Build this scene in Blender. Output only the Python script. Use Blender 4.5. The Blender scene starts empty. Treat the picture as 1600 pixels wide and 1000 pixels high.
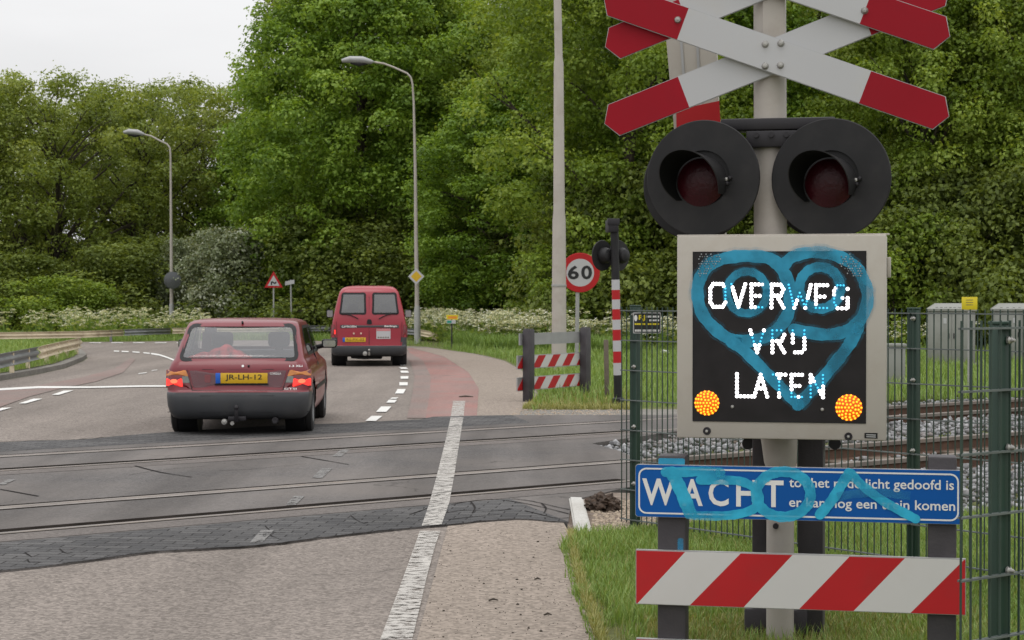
import bpy, bmesh, math, random
import numpy as np
from mathutils import Vector, Matrix
R = math.radians
rnd = random.Random(7)
scene = bpy.context.scene
col = scene.collection

# ---------------------------------------------------------------- camera
CAM_H, F_PX, PITCH = 1.58, 2900.0, math.atan(38/2900.0)
cam_data = bpy.data.cameras.new("camera")
cam_data.sensor_width = 36.0
cam_data.lens = 36.0*F_PX/1600.0
cam_data.clip_start, cam_data.clip_end = 0.1, 2000.0
cam_data.dof.use_dof = True
cam_data.dof.focus_distance = 9.0
cam_data.dof.aperture_fstop = 14.0
cam = bpy.data.objects.new("camera", cam_data)
cam.location = (0, 0, CAM_H)
cam.rotation_euler = (R(90)-PITCH, 0, 0)
col.objects.link(cam)
scene.camera = cam

# ---------------------------------------------------------------- overcast sky
SUN_EL, SUN_AZ = R(72), R(200)          # azimuth measured like sky sun_rotation
world = bpy.data.worlds.new("World")
scene.world = world
world.use_nodes = True
wn, wl = world.node_tree.nodes, world.node_tree.links
wn.clear()
w_out = wn.new("ShaderNodeOutputWorld")
w_bg = wn.new("ShaderNodeBackground")
w_sky = wn.new("ShaderNodeTexSky")
w_sky.sky_type = 'NISHITA'
w_sky.sun_disc = False
w_sky.sun_elevation = SUN_EL
w_sky.sun_rotation = SUN_AZ
w_hs = wn.new("ShaderNodeHueSaturation"); w_hs.inputs['Saturation'].default_value = 0.12
wl.new(w_sky.outputs[0], w_hs.inputs['Color'])
w_tc = wn.new("ShaderNodeTexCoord")
w_sep = wn.new("ShaderNodeSeparateXYZ"); wl.new(w_tc.outputs['Generated'], w_sep.inputs[0])
w_mx = wn.new("ShaderNodeMath"); w_mx.operation = 'MAXIMUM'; w_mx.inputs[1].default_value = 0.0
wl.new(w_sep.outputs['Z'], w_mx.inputs[0])
w_ma = wn.new("ShaderNodeMath"); w_ma.operation = 'MULTIPLY_ADD'
w_ma.inputs[1].default_value = 2.0; w_ma.inputs[2].default_value = 1.0
wl.new(w_mx.outputs[0], w_ma.inputs[0])
w_nz = wn.new("ShaderNodeTexNoise"); w_nz.inputs['Scale'].default_value = 3.0; w_nz.inputs['Detail'].default_value = 5.0
w_map = wn.new("ShaderNodeMapping"); w_map.inputs['Scale'].default_value = (1, 1, 4)
wl.new(w_tc.outputs['Generated'], w_map.inputs[0]); wl.new(w_map.outputs[0], w_nz.inputs['Vector'])
w_cr = wn.new("ShaderNodeMapRange"); w_cr.inputs['From Min'].default_value = 0.3; w_cr.inputs['From Max'].default_value = 0.7
w_cr.inputs['To Min'].default_value = 0.91; w_cr.inputs['To Max'].default_value = 1.09
wl.new(w_nz.outputs[0], w_cr.inputs['Value'])
w_mm = wn.new("ShaderNodeMath"); w_mm.operation = 'MULTIPLY'
wl.new(w_ma.outputs[0], w_mm.inputs[0]); wl.new(w_cr.outputs[0], w_mm.inputs[1])
w_cl = wn.new("ShaderNodeVectorMath"); w_cl.operation = 'SCALE'
w_cl.inputs[0].default_value = (7.25, 7.25, 7.32)
wl.new(w_mm.outputs[0], w_cl.inputs['Scale'])
w_mix = wn.new("ShaderNodeMix"); w_mix.data_type = 'RGBA'; w_mix.inputs['Factor'].default_value = 0.88
wl.new(w_hs.outputs[0], w_mix.inputs[6]); wl.new(w_cl.outputs[0], w_mix.inputs[7])
wl.new(w_mix.outputs[2], w_bg.inputs['Color'])
w_bg.inputs['Strength'].default_value = 0.10
wl.new(w_bg.outputs[0], w_out.inputs['Surface'])

sun_data = bpy.data.lights.new("sun", 'SUN')
sun_data.energy = 0.6
sun_data.angle = R(25)
sun_data.color = (1.0, 0.96, 0.90)
sun = bpy.data.objects.new("sun", sun_data)
# behind and left of the camera, high: overcast glow
sd = Vector((-0.35*math.cos(SUN_EL), -0.94*math.cos(SUN_EL), math.sin(SUN_EL)))
sun.rotation_euler = sd.to_track_quat('Z', 'Y').to_euler()
w_sky.sun_rotation = math.atan2(sd.x, sd.y)
sun.location = (0, 0, 40)
col.objects.link(sun)
scene.view_settings.view_transform = 'Standard'
scene.view_settings.look = 'None'
scene.view_settings.exposure = 0.0
scene.view_settings.gamma = 1.0
scene.cycles.max_bounces = 10
scene.cycles.diffuse_bounces = 6
scene.cycles.transmission_bounces = 6
scene.cycles.transparent_max_bounces = 16
scene.cycles.use_denoising = True

# ---------------------------------------------------------------- layout helpers
FW = Vector((0, math.cos(PITCH), -math.sin(PITCH)))
UP = Vector((0, math.sin(PITCH), math.cos(PITCH)))
CO = Vector((0, 0, CAM_H))
def ray(px, py):
    return FW + Vector((1, 0, 0))*((px-800)/F_PX) + UP*((500-py)/F_PX)
def G(px, py, z=0.0):
    d = ray(px, py); t = (z-CAM_H)/d.z
    p = CO + d*t
    return (p.x, p.y)
def P(px, py, Y):
    d = ray(px, py); return CO + d*(Y/d.y)
class Frame:
    """local frame: x along the sign, y away from the viewer, z up"""
    def __init__(self, x, y, phi):
        self.o = Vector((x, y, 0)); self.phi = phi
        self.u = Vector((math.cos(phi), -math.sin(phi), 0))
        self.v = Vector((math.sin(phi), math.cos(phi), 0))
    def loc(self, px, py, yl=0.0):
        d = ray(px, py)
        q = self.o + self.v*yl
        t = (q-CO).dot(self.v)/d.dot(self.v)
        p = CO + d*t - q
        return (p.dot(self.u), p.z)
RD = Vector((0.7830, 0.6220)); RN = Vector((-0.6220, 0.7830))
def SN(s, n): 
    p = RD*s + RN*n
    return (p.x, p.y)
def sn(p): return (p[0]*RD.x+p[1]*RD.y, p[0]*RN.x+p[1]*RN.y)

# ---------------------------------------------------------------- object helpers
def tag(o, label=None, cat=None, group=None, kind=None):
    if label: o['label'] = label
    if cat: o['category'] = cat
    if group: o['group'] = group
    if kind: o['kind'] = kind
    return o
def empty(name, loc, rz=0, label=None, cat=None, group=None):
    o = bpy.data.objects.new(name, None); col.objects.link(o)
    o.empty_display_size = 0.2
    o.location = loc; o.rotation_euler = (0, 0, rz)
    return tag(o, label, cat, group)
def copy_tree(o, parent=None):
    c = o.copy(); col.objects.link(c)
    if parent: c.parent = parent
    for ch in list(o.children): copy_tree(ch, c)
    return c

class MB:
    def __init__(self):
        self.v, self.f, self.m = [], [], []
    def add(self, vs, fs, m=0):
        b = len(self.v)
        self.v += [tuple(p) for p in vs]
        self.f += [tuple(i+b for i in f) for f in fs]
        self.m += [m]*len(fs)
        return self
    def box(self, x0, x1, y0, y1, z0, z1, bev=0.0, m=0, mat=None):
        if x0 > x1: x0, x1 = x1, x0
        if y0 > y1: y0, y1 = y1, y0
        if z0 > z1: z0, z1 = z1, z0
        if bev <= 0:
            vs = [(x0,y0,z0),(x1,y0,z0),(x1,y1,z0),(x0,y1,z0),(x0,y0,z1),(x1,y0,z1),(x1,y1,z1),(x0,y1,z1)]
            fs = [(3,2,1,0),(4,5,6,7),(0,1,5,4),(1,2,6,5),(2,3,7,6),(3,0,4,7)]
        else:
            bm = bmesh.new(); bmesh.ops.create_cube(bm, size=1)
            for w in bm.verts:
                w.co = ((x0+x1)/2+w.co.x*(x1-x0), (y0+y1)/2+w.co.y*(y1-y0), (z0+z1)/2+w.co.z*(z1-z0))
            bmesh.ops.bevel(bm, geom=list(bm.edges), offset=bev, segments=2, profile=0.5, affect='EDGES')
            bm.verts.index_update()
            vs = [w.co.copy() for w in bm.verts]; fs = [[w.index for w in f.verts] for f in bm.faces]; bm.free()
        if mat is not None: vs = [mat @ Vector(p) for p in vs]
        return self.add(vs, fs, m)
    def tube(self, pts, rad, n=10, m=0, cap=True):
        pts = [Vector(p) for p in pts]
        if not hasattr(rad, '__len__'): rad = [rad]*len(pts)
        vs, fs = [], []
        t0 = (pts[1]-pts[0]).normalized()
        a = Vector((0, 0, 1)) if abs(t0.z) < 0.9 else Vector((1, 0, 0))
        e1 = t0.cross(a).normalized()
        for i, p in enumerate(pts):
            t = (pts[min(i+1, len(pts)-1)]-pts[max(i-1, 0)]).normalized()
            e1 = (e1 - t*e1.dot(t)).normalized(); e2 = t.cross(e1)
            for k in range(n):
                an = 2*math.pi*k/n
                vs.append(p + (e1*math.cos(an)+e2*math.sin(an))*rad[i])
        for i in range(len(pts)-1):
            for k in range(n):
                a_, b_ = i*n+k, i*n+(k+1) % n
                fs.append((a_, b_, b_+n, a_+n))
        if cap:
            fs.append(tuple(reversed(range(n)))); fs.append(tuple(range((len(pts)-1)*n, len(pts)*n)))
        return self.add(vs, fs, m)
    def lathe(self, prof, o, axis, n=32, m=0):
        """prof: list of (r, h) along axis from o"""
        ax = Vector(axis).normalized(); o = Vector(o)
        a = Vector((0, 0, 1)) if abs(ax.z) < 0.9 else Vector((1, 0, 0))
        e1 = ax.cross(a).normalized(); e2 = ax.cross(e1)
        vs, fs = [], []
        for r, h in prof:
            for k in range(n):
                an = 2*math.pi*k/n
                vs.append(o+ax*h+(e1*math.cos(an)+e2*math.sin(an))*max(r, 1e-4))
        for i in range(len(prof)-1):
            for k in range(n):
                a_, b_ = i*n+k, i*n+(k+1) % n
                fs.append((a_, b_, b_+n, a_+n))
        return self.add(vs, fs, m)
    def prism(self, poly, fn0, fn1, m=0):
        """poly of 2D points, fn0/fn1 map a 2D point to the two end faces"""
        n = len(poly)
        vs = [fn0(p) for p in poly]+[fn1(p) for p in poly]
        fs = [tuple(range(n)), tuple(reversed(range(n, 2*n)))]
        for i in range(n):
            j = (i+1) % n
            fs.append((i, i+n, j+n, j))
        return self.add(vs, fs, m)
    def slab(self, poly, y0, y1, m=0):
        """upright plate in the local XZ plane, front at y0"""
        return self.prism(poly, lambda p: (p[0], y0, p[1]), lambda p: (p[0], y1, p[1]), m)
    def flat(self, poly, z0, z1, m=0):
        return self.prism(poly, lambda p: (p[0], p[1], z1), lambda p: (p[0], p[1], z0), m)
    def build(self, name, mats, parent=None, smooth=35, **kw):
        me = bpy.data.meshes.new(name)
        me.from_pydata(self.v, [], self.f)
        if not isinstance(mats, (list, tuple)): mats = [mats]
        for mm in mats: me.materials.append(mm)
        me.polygons.foreach_set('material_index', self.m)
        bm = bmesh.new(); bm.from_mesh(me)
        bmesh.ops.recalc_face_normals(bm, faces=bm.faces)
        bm.to_mesh(me); bm.free()
        if smooth:
            me.polygons.foreach_set('use_smooth', [True]*len(me.polygons))
            me.set_sharp_from_angle(angle=R(smooth))
        me.update()
        o = bpy.data.objects.new(name, me); col.objects.link(o)
        if parent: o.parent = parent
        tag(o, **kw)
        return o

def circle(cx, cz, r, n=32, a0=0, rz=None):
    rz = r if rz is None else rz
    return [(cx+r*math.cos(a0+2*math.pi*k/n), cz+rz*math.sin(a0+2*math.pi*k/n)) for k in range(n)]
def rrect(x0, x1, z0, z1, r, n=5):
    pts = []
    for cx, cz, a in ((x1-r, z0+r, -90), (x1-r, z1-r, 0), (x0+r, z1-r, 90), (x0+r, z0+r, 180)):
        for k in range(n+1):
            an = R(a+90*k/n); pts.append((cx+r*math.cos(an), cz+r*math.sin(an)))
    return pts
def clip_half(poly, a, b, c):
    """keep a*x+b*y<=c"""
    out = []
    for i in range(len(poly)):
        p, q = poly[i], poly[(i+1) % len(poly)]
        dp, dq = a*p[0]+b*p[1]-c, a*q[0]+b*q[1]-c
        if dp <= 0: out.append(p)
        if (dp < 0 < dq) or (dq < 0 < dp):
            t = dp/(dp-dq); out.append((p[0]+(q[0]-p[0])*t, p[1]+(q[1]-p[1])*t))
    return out
def stroke(pts, w, closed=False, sub=6, wob=0.0):
    """ribbon outline (list of quads) along a smooth line through pts; returns (verts2d, faces)"""
    n = len(pts); P_ = []
    rng = range(n) if closed else range(n-1)
    for i in rng:
        p0 = pts[(i-1) % n] if (closed or i > 0) else pts[i]
        p1, p2 = pts[i], pts[(i+1) % n]
        p3 = pts[(i+2) % n] if (closed or i+2 < n) else p2
        for k in range(sub):
            t = k/sub
            P_.append(tuple(0.5*((2*p1[d])+(-p0[d]+p2[d])*t+(2*p0[d]-5*p1[d]+4*p2[d]-p3[d])*t*t+(-p0[d]+3*p1[d]-3*p2[d]+p3[d])*t**3) for d in (0, 1)))
    if not closed: P_.append(pts[-1])
    m = len(P_); vs, fs = [], []
    for i, p in enumerate(P_):
        a = P_[(i-1) % m] if (closed or i > 0) else P_[i]
        b = P_[(i+1) % m] if (closed or i < m-1) else P_[i]
        tx, tz = b[0]-a[0], b[1]-a[1]; L = math.hypot(tx, tz) or 1
        nx, nz = -tz/L, tx/L
        ww = w*(1+wob*math.sin(i*0.9)+wob*0.6*math.sin(i*2.3+1))/2
        vs += [(p[0]+nx*ww, p[1]+nz*ww), (p[0]-nx*ww, p[1]-nz*ww)]
    for i in range(m if closed else m-1):
        j = (i+1) % m
        fs.append((2*i, 2*i+1, 2*j+1, 2*j))
    return vs, fs, P_
_txt = {}
def text_geo(s, bold=0.0):
    k = (s, bold)
    if k not in _txt:
        cu = bpy.data.curves.new("lettering", 'FONT'); cu.body = s; cu.offset = bold; cu.resolution_u = 3
        ob = bpy.data.objects.new("lettering", cu); col.objects.link(ob)
        dg = bpy.context.evaluated_depsgraph_get()
        me = bpy.data.meshes.new_from_object(ob.evaluated_get(dg))
        V = [(v.co.x, v.co.y) for v in me.vertices]; F = [tuple(p.vertices) for p in me.polygons]
        bpy.data.objects.remove(ob); bpy.data.curves.remove(cu); bpy.data.meshes.remove(me)
        _txt[k] = (V, F)
    return _txt[k]
def text_on(mb, s, corners, fn, m=0, bold=0.0):
    """fit text s to four 2D corners (bl, br, tr, tl); fn maps a 2D point to 3D"""
    V, F = text_geo(s, bold)
    xs = [v[0] for v in V]; ys = [v[1] for v in V]
    x0, x1, y0, y1 = min(xs), max(xs), min(ys), max(ys)
    bl, br, tr, tl = corners
    out = []
    for x, y in V:
        a, b = (x-x0)/(x1-x0), (y-y0)/(y1-y0)
        out.append(fn(tuple((bl[d]*(1-a)+br[d]*a)*(1-b)+(tl[d]*(1-a)+tr[d]*a)*b for d in (0, 1))))
    mb.add(out, F, m)

# ---------------------------------------------------------------- materials
def nt(name):
    m = bpy.data.materials.new(name); m.use_nodes = True
    n, l = m.node_tree.nodes, m.node_tree.links
    return m, n, l, n['Principled BSDF']
def pm(name, c, rough=0.5, metal=0.0, var=0.10, scale=6.0, bump=0.0, bscale=80.0, coat=0.0, spec=0.5, dirt=None, dscale=3.0, damt=0.5, emit=None, estr=0.0):
    m, n, l, b = nt(name)
    tc = n.new('ShaderNodeTexCoord')
    nz = n.new('ShaderNodeTexNoise'); nz.inputs['Scale'].default_value = scale; nz.inputs['Detail'].default_value = 6
    l.new(tc.outputs['Object'], nz.inputs['Vector'])
    mx = n.new('ShaderNodeMix'); mx.data_type = 'RGBA'
    mx.inputs[6].default_value = (*[max(0, x*(1-var)) for x in c], 1); mx.inputs[7].default_value = (*[min(1, x*(1+var)) for x in c], 1)
    mr = n.new('ShaderNodeMapRange'); mr.inputs['From Min'].default_value = 0.3; mr.inputs['From Max'].default_value = 0.7
    l.new(nz.outputs[0], mr.inputs['Value']); l.new(mr.outputs[0], mx.inputs[0])
    last = mx.outputs[2]
    if dirt is not None:
        dz = n.new('ShaderNodeTexNoise'); dz.inputs['Scale'].default_value = dscale; dz.inputs['Detail'].default_value = 8; dz.inputs['Roughness'].default_value = 0.7
        l.new(tc.outputs['Object'], dz.inputs['Vector'])
        dr = n.new('ShaderNodeMapRange'); dr.inputs['From Min'].default_value = 0.48; dr.inputs['From Max'].default_value = 0.72; dr.inputs['To Max'].default_value = damt
        l.new(dz.outputs[0], dr.inputs['Value'])
        dm = n.new('ShaderNodeMix'); dm.data_type = 'RGBA'; dm.inputs[7].default_value = (*dirt, 1)
        l.new(last, dm.inputs[6]); l.new(dr.outputs[0], dm.inputs[0]); last = dm.outputs[2]
    l.new(last, b.inputs['Base Color'])
    rr = n.new('ShaderNodeMapRange'); rr.inputs['To Min'].default_value = max(0, rough-0.08); rr.inputs['To Max'].default_value = min(1, rough+0.08)
    l.new(nz.outputs[0], rr.inputs['Value']); l.new(rr.outputs[0], b.inputs['Roughness'])
    b.inputs['Metallic'].default_value = metal
    b.inputs['Specular IOR Level'].default_value = spec
    b.inputs['Coat Weight'].default_value = coat; b.inputs['Coat Roughness'].default_value = 0.08
    if bump:
        bz = n.new('ShaderNodeTexNoise'); bz.inputs['Scale'].default_value = bscale; bz.inputs['Detail'].default_value = 4
        l.new(tc.outputs['Object'], bz.inputs['Vector'])
        bp = n.new('ShaderNodeBump'); bp.inputs['Strength'].default_value = bump; bp.inputs['Distance'].default_value = 0.01
        l.new(bz.outputs[0], bp.inputs['Height']); l.new(bp.outputs[0], b.inputs['Normal'])
    if emit:
        b.inputs['Emission Color'].default_value = (*emit, 1); b.inputs['Emission Strength'].default_value = estr
    return m
def speckle(name, c_lo, c_hi, grain=140.0, patch=0.5, pamt=0.25, dark=(0.05, 0.05, 0.05), rough=0.9, spots=0.0, bump=0.4, pcol=None, wear=0.0):
    """aggregate surface: fine light/dark grains, broad worn patches, optional dark crumbs"""
    m, n, l, b = nt(name)
    tc = n.new('ShaderNodeTexCoord')
    vo = n.new('ShaderNodeTexVoronoi'); vo.inputs['Scale'].default_value = grain
    l.new(tc.outputs['Object'], vo.inputs['Vector'])
    sv = n.new('ShaderNodeSeparateColor'); l.new(vo.outputs['Color'], sv.inputs[0])
    mx = n.new('ShaderNodeMix'); mx.data_type = 'RGBA'; mx.inputs[6].default_value = (*c_lo, 1); mx.inputs[7].default_value = (*c_hi, 1)
    l.new(sv.outputs[0], mx.inputs[0])
    pz = n.new('ShaderNodeTexNoise'); pz.inputs['Scale'].default_value = patch; pz.inputs['Detail'].default_value = 9; pz.inputs['Roughness'].default_value = 0.65
    l.new(tc.outputs['Object'], pz.inputs['Vector'])
    pr = n.new('ShaderNodeMapRange'); pr.inputs['From Min'].default_value = 0.35; pr.inputs['From Max'].default_value = 0.65
    pr.inputs['To Min'].default_value = 0.0; pr.inputs['To Max'].default_value = pamt
    l.new(pz.outputs[0], pr.inputs['Value'])
    m2 = n.new('ShaderNodeMix'); m2.data_type = 'RGBA'; m2.inputs[7].default_value = (*(pcol or [x*0.45 for x in c_lo]), 1)
    l.new(pr.outputs[0], m2.inputs[0]); l.new(mx.outputs[2], m2.inputs[6])
    last = m2.outputs[2]
    if wear:
        wm = n.new('ShaderNodeMapping'); wm.inputs['Scale'].default_value = (1.5, 0.10, 1.0)
        l.new(tc.outputs['Object'], wm.inputs[0])
        wz = n.new('ShaderNodeTexNoise'); wz.inputs['Scale'].default_value = 1.0; wz.inputs['Detail'].default_value = 4
        l.new(wm.outputs[0], wz.inputs['Vector'])
        wr = n.new('ShaderNodeMapRange'); wr.inputs['From Min'].default_value = 0.35; wr.inputs['From Max'].default_value = 0.65
        wr.inputs['To Min'].default_value = 1-wear; wr.inputs['To Max'].default_value = 1+wear*.5
        l.new(wz.outputs[0], wr.inputs['Value'])
        wv = n.new('ShaderNodeVectorMath'); wv.operation = 'SCALE'
        l.new(last, wv.inputs[0]); l.new(wr.outputs[0], wv.inputs['Scale']); last = wv.outputs[0]
        dn = n.new('ShaderNodeTexNoise'); dn.inputs['Scale'].default_value = 2.0; dn.inputs['Detail'].default_value = 6
        l.new(tc.outputs['Object'], dn.inputs['Vector'])
        dm = n.new('ShaderNodeMix'); dm.data_type = 'RGBA'; dm.blend_type = 'LINEAR_LIGHT'; dm.inputs[0].default_value = 0.35
        l.new(tc.outputs['Object'], dm.inputs[6]); l.new(dn.outputs['Color'], dm.inputs[7])
        ck = n.new('ShaderNodeTexVoronoi'); ck.feature = 'DISTANCE_TO_EDGE'; ck.inputs['Scale'].default_value = 0.55
        l.new(dm.outputs[2], ck.inputs['Vector'])
        kr = n.new('ShaderNodeMapRange'); kr.inputs['From Min'].default_value = 0.0; kr.inputs['From Max'].default_value = 0.007; kr.inputs['To Min'].default_value = 1.0; kr.inputs['To Max'].default_value = 0.0
        l.new(ck.outputs['Distance'], kr.inputs['Value'])
        km = n.new('ShaderNodeMath'); km.operation = 'MULTIPLY'
        kg = n.new('ShaderNodeMapRange'); kg.inputs['From Min'].default_value = 0.47; kg.inputs['From Max'].default_value = 0.58; kg.inputs['To Max'].default_value = 0.6
        l.new(pz.outputs[0], kg.inputs['Value']); l.new(kr.outputs[0], km.inputs[0]); l.new(kg.outputs[0], km.inputs[1])
        kx = n.new('ShaderNodeMix'); kx.data_type = 'RGBA'; kx.inputs[7].default_value = (0.035, 0.032, 0.03, 1)
        l.new(km.outputs[0], kx.inputs[0]); l.new(last, kx.inputs[6]); last = kx.outputs[2]
    if spots:
        sz = n.new('ShaderNodeTexNoise'); sz.inputs['Scale'].default_value = 22; sz.inputs['Detail'].default_value = 3
        l.new(tc.outputs['Object'], sz.inputs['Vector'])
        sr = n.new('ShaderNodeMapRange'); sr.inputs['From Min'].default_value = 0.66; sr.inputs['From Max'].default_value = 0.72; sr.inputs['To Max'].default_value = spots
        l.new(sz.outputs[0], sr.inputs['Value'])
        m3 = n.new('ShaderNodeMix'); m3.data_type = 'RGBA'; m3.inputs[7].default_value = (*dark, 1)
        l.new(sr.outputs[0], m3.inputs[0]); l.new(last, m3.inputs[6]); last = m3.outputs[2]
    l.new(last, b.inputs['Base Color'])
    b.inputs['Roughness'].default_value = rough; b.inputs['Specular IOR Level'].default_value = 0.12
    bp = n.new('ShaderNodeBump'); bp.inputs['Strength'].default_value = bump; bp.inputs['Distance'].default_value = 0.006
    l.new(vo.outputs['Distance'], bp.inputs['Height']); l.new(bp.outputs[0], b.inputs['Normal'])
    return m
def worn(name, c, under, amt=0.5, sc=14.0, stretch=(1, 1, 1), hole=True):
    """road paint with worn-through places"""
    m, n, l, b = nt(name)
    tc = n.new('ShaderNodeTexCoord'); mp = n.new('ShaderNodeMapping'); mp.inputs['Scale'].default_value = stretch
    l.new(tc.outputs['Object'], mp.inputs[0])
    nz = n.new('ShaderNodeTexNoise'); nz.inputs['Scale'].default_value = sc; nz.inputs['Detail'].default_value = 10; nz.inputs['Roughness'].default_value = 0.75
    l.new(mp.outputs[0], nz.inputs['Vector'])
    mr = n.new('ShaderNodeMapRange'); mr.inputs['From Min'].default_value = amt-0.06; mr.inputs['From Max'].default_value = amt+0.06
    l.new(nz.outputs[0], mr.inputs['Value'])
    z2 = n.new('ShaderNodeTexNoise'); z2.inputs['Scale'].default_value = 2.5; z2.inputs['Detail'].default_value = 5
    l.new(tc.outputs['Object'], z2.inputs['Vector'])
    c2 = n.new('ShaderNodeMix'); c2.data_type = 'RGBA'; c2.inputs[6].default_value = (*[x*0.72 for x in c], 1); c2.inputs[7].default_value = (*c, 1)
    l.new(z2.outputs[0], c2.inputs[0])
    l.new(c2.outputs[2], b.inputs['Base Color']); b.inputs['Roughness'].default_value = 0.75; b.inputs['Specular IOR Level'].default_value = 0.3
    tr = n.new('ShaderNodeBsdfTransparent'); ms = n.new('ShaderNodeMixShader')
    out = n['Material Output']
    l.new(mr.outputs[0], ms.inputs[0]); l.new(b.outputs[0], ms.inputs[1]); l.new(tr.outputs[0], ms.inputs[2])
    l.new(ms.outputs[0], out.inputs['Surface'])
    return m
def leafm(name, c_dark, c_mid, c_light, transl=0.35, rough=0.5):
    m, n, l, b = nt(name)
    at = n.new('ShaderNodeAttribute'); at.attribute_name = 'tint'
    cr = n.new('ShaderNodeValToRGB'); e = cr.color_ramp.elements
    e[0].position, e[0].color = 0.0, (*c_dark, 1); e[1].position, e[1].color = 1.0, (*c_light, 1)
    k = e.new(0.5); k.color = (*c_mid, 1)
    oi = n.new('ShaderNodeObjectInfo')
    om = n.new('ShaderNodeMath'); om.operation = 'MULTIPLY_ADD'; om.inputs[1].default_value = 0.22; om.inputs[2].default_value = -0.11
    oa = n.new('ShaderNodeMath'); oa.operation = 'ADD'; oa.use_clamp = True
    l.new(oi.outputs['Random'], om.inputs[0]); l.new(om.outputs[0], oa.inputs[0]); l.new(at.outputs['Fac'], oa.inputs[1])
    l.new(oa.outputs[0], cr.inputs[0]); l.new(cr.outputs[0], b.inputs['Base Color'])
    b.inputs['Roughness'].default_value = rough; b.inputs['Specular IOR Level'].default_value = 0.3
    tl = n.new('ShaderNodeBsdfTranslucent')
    sc = n.new('ShaderNodeMix'); sc.data_type = 'RGBA'; sc.blend_type = 'MULTIPLY'; sc.inputs[0].default_value = 1.0; sc.inputs[7].default_value = (1.25, 1.15, 0.55, 1)
    l.new(cr.outputs[0], sc.inputs[6]); l.new(sc.outputs[2], tl.inputs[0])
    ms = n.new('ShaderNodeMixShader'); ms.inputs[0].default_value = transl
    l.new(b.outputs[0], ms.inputs[1]); l.new(tl.outputs[0], ms.inputs[2]); l.new(ms.outputs[0], n['Material Output'].inputs['Surface'])
    return m
def glassm(name, tint=(0.75, 0.8, 0.78), mix=0.35, rough=0.03, sky_grey=0.05):
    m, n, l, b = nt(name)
    b.inputs['Base Color'].default_value = (sky_grey, sky_grey, sky_grey*1.05, 1); b.inputs['Roughness'].default_value = rough  # grey base colour stands in for the sky reflected in the glass
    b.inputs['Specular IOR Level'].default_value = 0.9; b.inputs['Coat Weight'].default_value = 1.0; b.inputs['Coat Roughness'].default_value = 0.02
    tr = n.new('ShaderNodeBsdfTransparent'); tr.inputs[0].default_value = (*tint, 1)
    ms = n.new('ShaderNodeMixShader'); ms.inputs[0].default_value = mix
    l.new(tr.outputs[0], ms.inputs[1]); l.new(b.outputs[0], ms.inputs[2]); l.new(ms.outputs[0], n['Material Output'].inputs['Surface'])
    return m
def glow(name, c, s):
    m, n, l, b = nt(name)
    b.inputs['Base Color'].default_value = (*[min(1, x) for x in c], 1)
    b.inputs['Emission Color'].default_value = (*c, 1); b.inputs['Emission Strength'].default_value = s
    b.inputs['Roughness'].default_value = 0.4
    return m
def spray(name, c, cover=0.9, sc=9.0):
    """sprayed paint: thin in places"""
    m, n, l, b = nt(name)
    tc = n.new('ShaderNodeTexCoord')
    nz = n.new('ShaderNodeTexNoise'); nz.inputs['Scale'].default_value = sc; nz.inputs['Detail'].default_value = 6
    l.new(tc.outputs['Object'], nz.inputs['Vector'])
    mr = n.new('ShaderNodeMapRange'); mr.inputs['From Min'].default_value = 0.35; mr.inputs['From Max'].default_value = 0.65
    mr.inputs['To Min'].default_value = max(0, cover-0.42); mr.inputs['To Max'].default_value = min(1, cover+0.1)
    l.new(nz.outputs[0], mr.inputs['Value'])
    b.inputs['Base Color'].default_value = (*c, 1); b.inputs['Roughness'].default_value = 0.55
    tr = n.new('ShaderNodeBsdfTransparent'); ms = n.new('ShaderNodeMixShader')
    l.new(mr.outputs[0], ms.inputs[0]); l.new(tr.outputs[0], ms.inputs[1]); l.new(b.outputs[0], ms.inputs[2])
    l.new(ms.outputs[0], n['Material Output'].inputs['Surface'])
    return m

M = {}
M['soil'] = speckle('soil', (0.085, 0.11, 0.03), (0.15, 0.18, 0.06), grain=30, patch=0.8, pamt=0.6, pcol=(0.09, 0.07, 0.04), bump=0.6)
M['bed'] = speckle('track_bed', (0.12, 0.095, 0.075), (0.24, 0.20, 0.17), grain=22, patch=1.2, pamt=0.6, pcol=(0.09, 0.06, 0.045), bump=1.0)
M['asphalt'] = speckle('asphalt', (0.130, 0.112, 0.099), (0.285, 0.248, 0.219), grain=58, patch=0.35, pamt=0.22, pcol=(0.12, 0.105, 0.096), wear=0.16)
M['shoulder'] = speckle('sandy_asphalt', (0.165, 0.137, 0.114), (0.335, 0.282, 0.238), grain=52, patch=0.7, pamt=0.3, pcol=(0.20, 0.17, 0.14), spots=0.7, dark=(0.06, 0.05, 0.045))
M['slab'] = speckle('crossing_slab', (0.078, 0.073, 0.071), (0.135, 0.126, 0.122), grain=70, patch=0.45, pamt=0.75, pcol=(0.16, 0.142, 0.13), bump=0.2, wear=0.28)
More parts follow.
